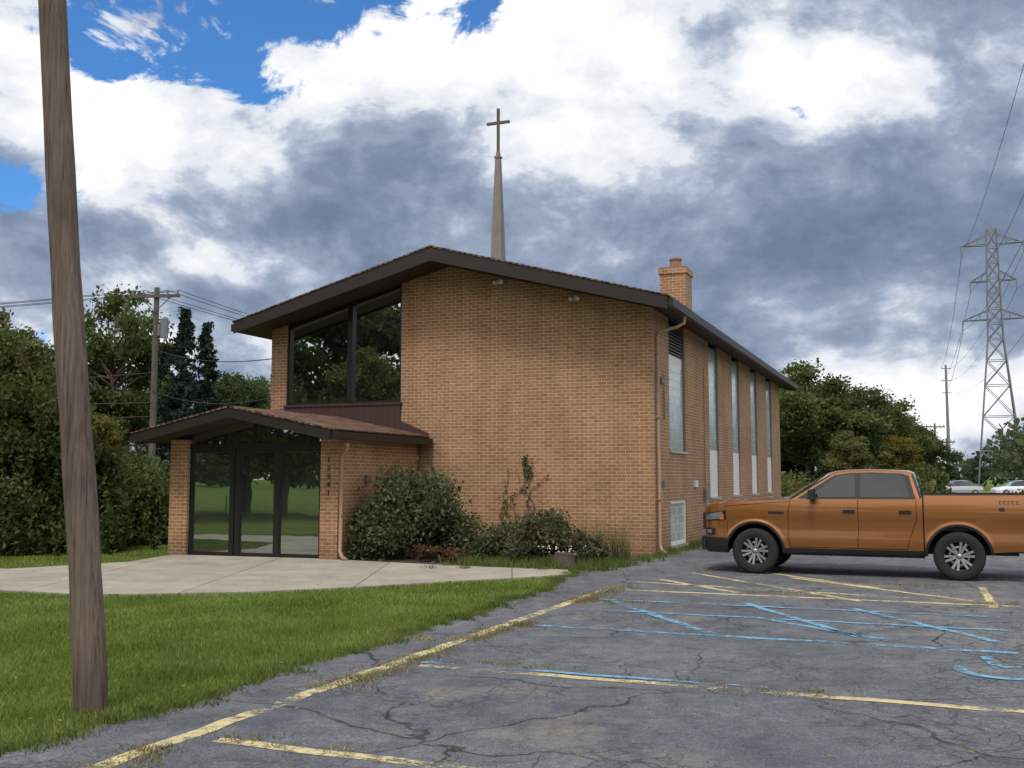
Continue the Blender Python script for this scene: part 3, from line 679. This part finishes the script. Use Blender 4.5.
for a,b_ in zip(lv[:-1],lv[1:]):
    ha,hb_=half(a),half(b_)
    for i in range(4):
        c=cs[i];d=cs[(i+1)%4]
        pe.tube([pp(c[0]*ha,c[1]*ha,a),pp(c[0]*hb_,c[1]*hb_,b_)],.13,5,0,cap=False)
        pe.tube([pp(c[0]*ha,c[1]*ha,a),pp(d[0]*hb_,d[1]*hb_,b_)],.07,4,0,cap=False); pe.tube([pp(d[0]*ha,d[1]*ha,a),pp(c[0]*hb_,c[1]*hb_,b_)],.07,4,0,cap=False)
        pe.tube([pp(c[0]*hb_,c[1]*hb_,b_),pp(d[0]*hb_,d[1]*hb_,b_)],.06,4,0,cap=False)
ARM=[(39.5,4.6),(33.5,3.4),(27.2,4.8)]
tips=[]
for z,w in ARM:
    for sg in (-1,1):
        tip=(sg*w,0,z)
        for yy in (-.8,.8):
            pe.tube([pp(sg*.8,yy,z),pp(*tip)],.09,4,0,cap=False); pe.tube([pp(sg*.8,yy,z+1.6),pp(*tip)],.08,4,0,cap=False)
            for f in (.35,.7): 
                q=.8+(w-.8)*f; pe.tube([pp(sg*q,yy*(1-f),z),pp(sg*q,yy*(1-f),z+1.6*(1-f))],.05,4,0,cap=False)
        t_=pp(sg*w,0,z); pe.tube([t_,(t_[0],t_[1],z-1.6)],.1,6,0); tips.append((78+t_[0],168+t_[1],z-1.6))
pe.obj('lattice_transmission_pylon',[METAL],loc=(78,168,0))
wm=MB()
def wire(b,p,q,sag,r,n=24):
    p=Vector(p);q=Vector(q); b.tube([p.lerp(q,i/n)-Vector((0,0,4*sag*(i/n)*(1-i/n))) for i in range(n+1)],r,4,0,cap=False)
for i,t_ in enumerate(tips):
    wire(wm,t_,(t_[0]-87,t_[1]-228,t_[2]),6.5,.024)
    wire(wm,t_,(124.6+(-1 if i%2==0 else 1)*1.35,300,[33,33,29.5,29.5,26,26][i]),3,.035)
wm.obj('transmission_wires',[WIREM])
ds=MB()
for dx in (-1.0,-.5,.5,1.0):
    wire(ds,(-15.4+dx,45,9.78),(-60,52+dx,11.0),1.2,.014); wire(ds,(-15.4+dx,45,9.78),(-2,75,9.5),.6,.014)
wire(ds,(-15.4,45,7.2),(W(-9.8,3,5.4)),.5,.016); wire(ds,(-15.4,45,6.2),(-60,50,7),1.,.02)
wire(ds,(-15.4,44.9,4.9),(-40,38,4.8),.3,.022); wire(ds,(-15.4,44.9,4.3),(-40,38,4.2),.3,.022)
wire(ds,(-15.4,44.9,5.4),(W(-9.9,5,5.2)),.9,.016)
ds.obj('distribution_wires',[WIREM])

# ------------------------------------------------------------ pickup truck
PAINT=pmat('copper_orange_paint',(.35,.135,.032),.33,metal=.6,coat=.9)
BLK=pmat('black_plastic',(.014,.014,.015),.55); TYRE=pmat('tyre_rubber',(.018,.018,.018),.85,noise=.2,nscale=20)
ALU=pmat('machined_alloy',(.55,.55,.56),.25,metal=.9); DRIM=pmat('dark_rim',(.035,.035,.04),.35,metal=.6)
CGL=glass_mat('car_glass',.02,tint=(.008,.009,.010),wav=0); LENS=pmat('headlamp_lens',(.20,.21,.22),.08,coat=1); AMB=pmat('amber_lens',(.6,.18,.02),.2,coat=1); RED=pmat('red_lens',(.35,.01,.01),.2,coat=1)
WELL=pmat('wheel_well_black',(.006,.006,.006),.95)
TW=1.86; XFR,XRR=.90,4.12; ZW=.385; RA=.47
def finset(x,z):
    v=np.interp(z,[.3,.42,.58,.78,.93,.98,1.10,1.20,1.29,1.38],[.085,.045,.018,.032,.016,.002,.0,.014,.035,.06])
    if x<.40: v+=.32*(1-math.sqrt(max(0,1-((.40-x)/.40)**2)))
    if x>5.2: v+=.07*((x-5.2)/.15)**2
    for xc in (XFR,XRR):
        r=math.hypot(x-xc,z-ZW); t=min(1,max(0,1-(r-RA-.03)/.06)); v-=.026*(t*t*(3-2*t)) if z>.4 else 0
    return v
def tz(x): return float(np.interp(x,[0,.03,.10,.35,1.0,1.4,1.55,3.56,3.60,5.3,5.35],[1.06,1.12,1.155,1.195,1.235,1.258,1.265,1.275,1.352,1.362,1.33]))
def bz(x):
    b_=np.interp(x,[0,.42,.46,1.3,1.36,3.65,3.7,4.6,5.35],[.36,.34,.34,.36,.37,.39,.42,.45,.5])
    for xc in (XFR,XRR):
        if abs(x-xc)<RA: b_=max(b_,ZW+math.sqrt(RA*RA-(x-xc)**2))
    return float(b_)
body=MB(); xs=set(np.round(np.arange(0,5.351,.035),4).tolist()+[5.35,.01,.02])
for xc in (XFR,XRR):
    for k in range(25):
        a=math.pi*k/24; xs.add(round(xc+RA*math.cos(a)*.9999,4))
xs=sorted(xs); NR=20
for side in (0,1):
    G=[]
    for x in xs:
        lo,hi=bz(x),tz(x); row=[]
        for j in range(NR+1):
            z=lo+(hi-lo)*j/NR; yv=finset(x,z); row.append((x,yv if side==0 else TW-yv,z))
        G.append(row)
    body.grid(G,0,True,flip=(side==1))
    R=[[ (g_[0][0],g_[0][1],g_[0][2]), (g_[0][0],g_[0][1]+(.13 if side==0 else -.13),g_[0][2]) ] for g_ in G]
    body.grid(R,1,True,flip=(side==0))
G=[]
for x in [q for q in xs if q<=1.56]:
    z0=tz(x); yi=finset(x,z0); row=[]
    for j in range(15):
        t=j/14; yv=yi+(TW-2*yi)*t; e=abs(2*t-1); cr=.03*(1-e**3)*min(1,x/.25+.2)+( .02 if .2<t<.8 else 0)*min(1,x/.3)
        row.append((x-(.05*(1-e*e) if x<.05 else 0),yv,z0+cr))
    G.append(row)
body.grid(G,0,True)
G=[]
for j in range(9):
    z=.36+(1.06-.36)*j/8; yi=finset(0,z); row=[]
    for k in range(15):
        t=k/14; e=abs(2*t-1); row.append((-.05*(1-e*e),yi+(TW-2*yi)*t,z))
    G.append(row)
body.grid(G,0,True,flip=True)
G=[[ (5.35,finset(5.35,z),z),(5.35,TW-finset(5.35,z),z)] for z in np.linspace(.5,1.32,6)]
body.grid(G,0,False)
body.box(3.62,5.30,.05,.13,1.02,1.35,1) ; body.box(3.62,5.30,TW-.13,TW-.05,1.02,1.35,1)
body.box(3.62,3.68,.13,TW-.13,.8,1.34,1); body.box(5.26,5.33,.13,TW-.13,.8,1.33,0); body.box(3.68,5.26,.1,TW-.1,.78,.84,1)
body.box(3.60,5.34,.065,.145,1.354,1.370,1); body.box(3.60,5.34,TW-.145,TW-.065,1.354,1.370,1)
body.box(3.3,3.6,.12,TW-.12,.9,1.26,0)
body.box(.35,.42,.2,TW-.2,.42,.9,1); body.box(1.42,3.6,.13,TW-.13,.33,.6,1); body.box(4.65,5.2,.15,TW-.15,.45,.7,1); body.box(.3,5.0,.5,1.36,.38,.62,1)
for xc in (XFR,XRR):
    body.box(xc-.55,xc+.55,.36,TW-.36,.55,1.0,2)
    for sgn in (0,1):
        G=[]
        for k in range(21):
            a=math.pi*k/20; xx=xc+(RA+.02)*math.cos(a); zz=ZW-.02+(RA+.02)*math.sin(a); ya,yb=(.03,.4) if sgn==0 else (TW-.03,TW-.4); G.append([(xx,ya,zz),(xx,yb,zz)])
        body.grid(G,2,True)
SXs=[1.46,1.6,1.75,1.9,2.05,2.14,2.26,2.42,2.6,2.8,3.0,3.2,3.36,3.44,3.5,3.57]
def zr(x): return float(np.interp(x,[1.46,2.14,2.26,2.42,2.75,3.05,3.36,3.44,3.57],[1.255,1.688,1.735,1.758,1.768,1.760,1.735,1.69,1.29]))
def gin(z): return .05+max(0,z-1.24)*.34
rows=[];
for x in SXs:
    zt=zr(x); ze=max(1.235,zt-.035); pl=[(gin(1.2),1.2)]+[(gin(1.2+(ze-1.2)*q),1.2+(ze-1.2)*q) for q in (.5,1)]
    yi=gin(ze)+.05
    row=[(x,a,b_) for a,b_ in pl]
    for j in range(13):
        t=j/12; e=abs(2*t-1); fx=(-.13*(1-e**2) if x<2.14 else (-.13*(1-e**2)*max(0,(2.5-x)/.36) if x<2.5 else 0)) + (.03*(1-e*e) if x>3.4 else 0)
        row.append((x+fx,yi+(TW-2*yi)*t,zt+.022*(1-e*e)))
    row+=[(x,TW-a,b_) for a,b_ in pl[::-1]]
    rows.append(row)
nc=len(rows[0]); base=len(body.v); body.v+=[tuple(p) for r_ in rows for p in r_]
for i in range(len(rows)-1):
    xm=(SXs[i]+SXs[i+1])/2
    for j in range(nc-1):
        o=base; f=(o+i*nc+j,o+(i+1)*nc+j,o+(i+1)*nc+j+1,o+i*nc+j+1)
        mi=0
        if 3<=j<=nc-5 and xm<2.14: mi=3
        if 2<=j<=nc-4 and xm>3.44: mi=3 if 5<=j<=nc-7 else 1
        if (j in (2,nc-4)) and xm<2.14: mi=1
        body.f.append(f[::-1]); body.m.append(mi); body.sm.append(3<=j<=nc-5 and xm<3.36)
def sidepoly(poly,m,off):
    for side in (0,1):
        vs=[]
        for x,z in poly:
            yv=gin(z)-off; vs.append((x,yv if side==0 else TW-yv,z))
        body.add(vs,[tuple(range(len(vs)))[::(1 if side==0 else -1)]],m)
sidepoly([(1.62,1.285),(3.49,1.292),(3.40,1.66),(3.30,1.70),(2.8,1.722),(2.45,1.712),(2.22,1.672)],1,.004)
sidepoly([(1.80,1.305),(2.55,1.31),(2.55,1.690),(2.42,1.685),(2.25,1.648)],3,.008)
sidepoly([(2.64,1.31),(3.40,1.315),(3.33,1.64),(3.26,1.675),(2.8,1.697),(2.64,1.694)],3,.008)
def patch(x0,x1,z0,z1,m,off,nx=8,nz=4,fx=None,sides=(0,1)):
    for side in sides:
        G=[]
        for i in range(nx+1):
            row=[]
            for j in range(nz+1):
                x=x0+(x1-x0)*i/nx; z=z0+(z1-z0)*j/nz
                if fx: x,z=fx(x,z,i/nx,j/nz)
                e=.01; fxx=(finset(min(5.35,x+e),z)-finset(max(0,x-e),z))/(2*e); fz=(finset(x,z+e)-finset(x,z-e))/(2*e)
                nrm=Vector((fxx,-1,fz)).normalized(); p=Vector((x,finset(x,z),z))+nrm*off
                row.append((p.x,p.y if side==0 else TW-p.y,p.z))
            G.append(row)
        body.grid(G,m,True,flip=(side==1))
def seam(pts,w=.010):
    for (xa,za),(xb,zb_) in zip(pts[:-1],pts[1:]):
        d=Vector((xb-xa,zb_-za)); L0=d.length; d/=L0; pr=Vector((-d.y,d.x))*w/2; nn=max(2,int(L0/.05))
        patch(0,1,0,1,2,.0025,nn,1,fx=lambda x,z,a,b_:(xa+(xb-xa)*a+pr.x*(2*b_-1), za+(zb_-za)*a+pr.y*(2*b_-1)))
seam([(1.50,1.24),(1.47,1.0),(1.46,.62),(1.50,.47)]); seam([(2.60,1.27),(2.60,.8),(2.58,.47)])
seam([(3.50,1.27),(3.50,.95),(3.46,.84),(3.38,.6),(3.35,.47)]); seam([(1.50,.47),(3.35,.47)]); seam([(3.605,1.35),(3.605,.42)],.022)
seam([(.40,1.14),(1.0,1.195),(1.48,1.228)],.008)
seam([(.44,.88),(.43,.62)],.008)
patch(.0,.42,.86,1.03,1,.005,12,4,fx=lambda x,z,a,b_:(x,.875+(.13+.04*a)*b_+.03*a))
patch(.03,.36,.88,.98,4,.010,10,3,fx=lambda x,z,a,b_:(x,.895+(.09+.035*a)*b_+.03*a))
patch(.31,.38,.91,1.0,5,.013,3,3)
patch(.0,.43,.345,.60,1,.006,12,4)
patch(.02,.22,.64,.76,1,.006,6,3)
patch(.06,.15,.67,.73,4,.010,4,2)
for xc in (XFR,XRR):
    patch(0,1,0,1,1,.006,26,2,fx=lambda x,z,a,b_:(xc+(RA+.002+.035*b_)*math.cos(math.pi*(.02+.96*a)),ZW+(RA+.002+.035*b_)*math.sin(math.pi*(.02+.96*a))))
patch(1.38,3.66,.375,.45,1,.006,30,2)
for xh in (2.36,3.24):
    patch(xh,xh+.19,1.055,1.085,1,.03,5,2); patch(xh,xh+.19,1.04,1.10,1,.002,5,2)
patch(1.14,1.40,1.02,1.06,1,.006,6,1)
patch(4.72,4.80,1.10,1.16,1,.003,2,2)
patch(5.22,5.345,.87,1.27,6,.004,4,4)
for i in range(5):
    x0=4.72+i*.062; patch(x0,x0+.044,1.215,1.225,1,.003,1,1); patch(x0,x0+.044,1.255,1.265,1,.003,1,1); patch(x0,x0+.012,1.225,1.255,1,.003,1,1)
body.box(-.075,-.02,.42,1.44,.72,1.02,1); 
for z in (.77,.84,.91,.97): body.box(-.09,-.075,.46,1.40,z-.012,z+.012,7)
body.box(-.09,-.02,.36,1.50,.36,.60,1); body.box(-.105,-.09,.7,1.16,.46,.5,1)
body.box(5.35,5.47,.1,TW-.1,.5,.68,1)
for side in (0,1):
    def my(v): return v if side==0 else TW-v
    c=(1.88,-.12,1.355)
    P8=[(-.06,-.11,-.085),(.05,-.12,-.08),(.05,.10,-.08),(-.06,.08,-.08),(-.05,-.09,.075),(.05,-.11,.09),(.05,.10,.09),(-.05,.07,.075)]
    vs=[(c[0]+a,my(c[1]+b_),c[2]+d) for a,b_,d in P8]; fs=[(0,3,2,1),(4,5,6,7),(0,1,5,4),(1,2,6,5),(2,3,7,6),(3,0,4,7)]
    if side: fs=[f[::-1] for f in fs]
    body.add(vs,fs,1)
    body.tube([(1.88,my(-.03),1.30),(1.86,my(.09),1.27)],[.03,.035],8,1)
body.tube([(1.36,.16,1.22),(1.44,.15,1.57)],.004,5,1)
body.box(1.40,1.56,.2,TW-.2,1.25,1.262,1)
TS=1.03; TA=math.radians(-23.2)
FW=(4.32,18.78)
tc_,ts_=math.cos(TA),math.sin(TA)
ox=FW[0]-TS*(XFR*tc_-.12*ts_); oy=FW[1]-TS*(XFR*ts_+.12*tc_)
truck=empty('pickup_truck',(ox,oy,.004),TA); truck.scale=(TS,)*3
body.obj('body',[PAINT,BLK,WELL,CGL,LENS,AMB,RED,DRIM],truck,uv=False)
wh=MB()
wh.lathe_y([(.235,-.115),(.26,-.125),(.30,-.132),(.35,-.128),(.375,-.112),(.385,-.09),(.386,0),(.385,.09),(.375,.112),(.35,.128),(.30,.132),(.235,.115)],n=48,m=0)
wh.lathe_y([(.238,-.118),(.228,-.122),(.215,-.10),(.205,-.03),(.20,.08)],n=48,m=1)
wh.lathe_y([(.0,-.035),(.20,-.03)],n=32,m=3); wh.lathe_y([(.0,-.115),(.028,-.115),(.038,-.105),(.05,-.09),(.05,-.03)],n=20,m=2)
wh.lathe_y([(.13,-.04),(.175,-.045),(.175,-.035)],n=32,m=2)
for k in range(6):
    a=2*math.pi*k/6+.2
    for da in (-.19,.19):
        p0=(.045*math.cos(a+da),.045*math.sin(a+da)); p1=(.225*math.cos(a+da*.95),.225*math.sin(a+da*.95))
        d=Vector((p1[0]-p0[0],p1[1]-p0[1])).normalized(); pr=Vector((-d.y,d.x))
        def q(p,w,y): return [(p[0]+pr.x*w,y,p[1]+pr.y*w),(p[0]-pr.x*w,y,p[1]-pr.y*w)]
        A=q(p0,.016,-.105)+q(p1,.020,-.118)+q(p0,.018,-.07)+q(p1,.024,-.07)
        wh.add(A,[(0,1,3,2)],2); wh.add(A,[(0,2,6,4),(1,5,7,3),(2,3,7,6)],1)
for k in range(40):
    a=2*math.pi*k/40
    for yy in (-.07,.0,.07):
        o=.04*(yy!=0)
        wh.tube([(.385*math.cos(a+o),yy-.03,.385*math.sin(a+o)),(.385*math.cos(a+o+.05),yy+.03,.385*math.sin(a+o+.05))],.006,4,0,cap=False)
wobj=wh.obj('wheel_front_left',[TYRE,DRIM,ALU,WELL],truck,uv=False); wobj.location=(XFR,.13,ZW)
wd=wobj.data
for nm,x,y_,rz in (('wheel_rear_left',XRR,.13,0),('wheel_front_right',XFR,TW-.13,math.pi),('wheel_rear_right',XRR,TW-.13,math.pi)):
    link(nm,wd,truck,loc=(x,y_,ZW),rot=(0,0,rz))
# distant cars
def small_car(loc,rz,col):
    e=empty('parked_car',loc,rz); b=MB()
    sec=[(0,.55,.35,.60),(.08,.78,.28,.70),(.5,.86,.25,.82),(1.2,.88,.25,.92),(2.4,.89,.25,.94),(3.6,.88,.25,.95),(4.2,.84,.28,.92),(4.45,.72,.38,.80)]
    G=[[(x,-w*.94,z0),(x,-w,(z0+z1)/2),(x,-w*.93,z1),(x,0,z1+.03),(x,w*.93,z1),(x,w,(z0+z1)/2),(x,w*.94,z0)] for x,w,z0,z1 in sec]
    b.grid(G,0,True); b.add(G[0],[tuple(range(7))],0); b.add(G[-1],[tuple(range(6,-1,-1))],0)
    cab=[(1.15,.78,.93),(1.85,.62,1.40),(2.6,.62,1.46),(3.3,.62,1.40),(3.95,.76,.95)]
    G=[[(x,-.80,.90),(x,-w,z-.03),(x,0,z+.02),(x,w,z-.03),(x,.80,.90)] for x,w,z in cab]
    b.grid([[r[0],r[1]] for r in G],1,False); b.grid([[r[3],r[4]] for r in G],1,False); b.grid([r[1:4] for r in G[:2]],1,False); b.grid([r[1:4] for r in G[1:4]],0,False); b.grid([r[1:4] for r in G[3:]],1,False)
    for xx in (.85,3.6):
        for yy in (-.80,.80): b.lathe_y([(0,-.1),(.18,-.11),(.31,-.09),(.32,0),(.31,.09),(.18,.11),(0,.1)],c=(xx,yy,.32),n=20,m=2); b.lathe_y([(0,-.115),(.19,-.115)],c=(xx,yy,.32),n=20,m=3)
    b.obj('car_body',[col,CGL,TYRE,ALU],e,uv=False)
small_car((38.2,96,.006),.05,pmat('silver_paint',(.45,.46,.48),.3,metal=.5,coat=.8)); small_car((44.2,97,.006),-.03,pmat('white_car_paint',(.72,.72,.72),.35,coat=.8)); small_car((51.5,96,.006),.02,pmat('dark_blue_paint',(.03,.05,.10),.3,coat=.8))

# ------------------------------------------------------------ sky
world=bpy.data.worlds.new('World'); scene.world=world; world.use_nodes=True; nt=world.node_tree; nt.nodes.clear(); L=nt.links
try: world.cycles.sampling_method='NONE'
except Exception as e: print(e)
SUN=Vector((-.14,-.50,.85)).normalized()
elev=math.asin(SUN.z); az=math.atan2(SUN.x,SUN.y)
out=N(nt,'ShaderNodeOutputWorld'); sky=N(nt,'ShaderNodeTexSky',sky_type='NISHITA'); sky.sun_disc=False; sky.sun_elevation=elev; sky.sun_rotation=az; sky.ozone_density=3; sky.air_density=1.0; sky.dust_density=.3
bg1=N(nt,'ShaderNodeBackground'); bg1.inputs[1].default_value=.12
tint=mixc(nt,1,sky.outputs[0],(.50,.95,1.35),'MULTIPLY'); L.new(tint,bg1.inputs[0])
tc=N(nt,'ShaderNodeTexCoord'); D=tc.outputs['Generated']
wn=N(nt,'ShaderNodeTexNoise'); wn.inputs['Scale'].default_value=5; wn.inputs['Detail'].default_value=4; L.new(D,wn.inputs['Vector'])
w1=N(nt,'ShaderNodeVectorMath',operation='SUBTRACT'); L.new(wn.outputs['Color'],w1.inputs[0]); w1.inputs[1].default_value=(.5,.5,.5)
w2=N(nt,'ShaderNodeVectorMath',operation='MULTIPLY_ADD'); L.new(w1.outputs[0],w2.inputs[0]); w2.inputs[1].default_value=(.24,.24,.16); L.new(D,w2.inputs[2]); DW=w2.outputs[0]
def sdir(u,v):
    d_=v-384; return Vector((u-512,1045.8+.0892*d_,93.6-.996*d_)).normalized()
def blobs(lst):
    tot=None
    for u,v,rx,ry,amp in lst:
        c=sdir(u,v); k=Vector((1046/rx,600/rx,1046/ry))
        m_=N(nt,'ShaderNodeVectorMath',operation='MULTIPLY_ADD'); L.new(DW,m_.inputs[0]); m_.inputs[1].default_value=k; m_.inputs[2].default_value=(-c.x*k.x,-c.y*k.y,-c.z*k.z)
        l_=N(nt,'ShaderNodeVectorMath',operation='LENGTH'); L.new(m_.outputs[0],l_.inputs[0])
        o=mrange(nt,l_.outputs['Value'],0,1,amp,0,True)
        tot=o if tot is None else math_(nt,'ADD',tot,o)
    return tot
mpn=N(nt,'ShaderNodeMapping'); mpn.inputs['Scale'].default_value=(1,1,1.6); L.new(D,mpn.inputs[0])
n1=noise(nt,mpn.outputs[0],4.5,7,.60,.25); n2=noise(nt,mpn.outputs[0],17,5,.62,.2)
det=math_(nt,'ADD',math_(nt,'MULTIPLY',math_(nt,'SUBTRACT',n1,.5),2.1),math_(nt,'MULTIPLY',math_(nt,'SUBTRACT',n2,.5),.85))
bright=blobs([(430,45,420,100,.50),(640,10,280,80,.32),(180,140,230,100,.45),(30,110,200,110,.25),(250,262,120,50,.40),(870,100,190,80,.38),(950,385,260,75,.60),
              (640,220,560,140,-.22),(830,300,330,100,-.26),(230,350,160,50,.40)])
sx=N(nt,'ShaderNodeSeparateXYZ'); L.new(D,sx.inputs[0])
back=mrange(nt,sx.outputs['Y'],.55,.05,0,.45,True)  # unseen clouds beside and behind the camera, brightened to add light to the scene
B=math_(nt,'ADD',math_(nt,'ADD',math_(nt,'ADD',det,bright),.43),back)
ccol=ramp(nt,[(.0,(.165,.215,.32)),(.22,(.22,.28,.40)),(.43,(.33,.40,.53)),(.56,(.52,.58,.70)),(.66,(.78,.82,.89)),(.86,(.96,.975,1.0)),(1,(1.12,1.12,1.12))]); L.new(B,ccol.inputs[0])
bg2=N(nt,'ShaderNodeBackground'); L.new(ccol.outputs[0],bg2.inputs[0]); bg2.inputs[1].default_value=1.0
hole=blobs([(110,15,250,80,.72),(10,185,120,45,.62),(515,22,100,40,.55),(330,0,230,45,.66),(190,85,130,45,.5),(20,322,140,40,.55),(60,75,110,30,.3)])
n3=noise(nt,mpn.outputs[0],10,7,.66,.5)
hv=math_(nt,'ADD',hole,math_(nt,'MULTIPLY',math_(nt,'SUBTRACT',n3,.5),2.3))
cm=mrange(nt,hv,.38,.62,1,0,True)
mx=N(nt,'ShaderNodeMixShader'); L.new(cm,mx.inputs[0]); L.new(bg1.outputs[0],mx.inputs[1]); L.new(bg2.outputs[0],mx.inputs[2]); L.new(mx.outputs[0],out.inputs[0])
sd=bpy.data.lights.new('sun','SUN'); sd.energy=2.0; sd.angle=math.radians(14); sd.color=(1,.95,.88)
so=bpy.data.objects.new('sun',sd); COL.objects.link(so); so.rotation_euler=SUN.to_track_quat('Z','Y').to_euler()
cd=bpy.data.cameras.new('camera'); cam=bpy.data.objects.new('camera',cd); COL.objects.link(cam); cam.location=(0,0,1.68); cam.rotation_euler=(math.radians(95.115),0,0)
cd.sensor_width=36; cd.lens=36*1050/1024; cd.clip_end=4000; cd.clip_start=.05; scene.camera=cam
scene.view_settings.view_transform='Standard'; scene.view_settings.look='None'; scene.view_settings.exposure=0
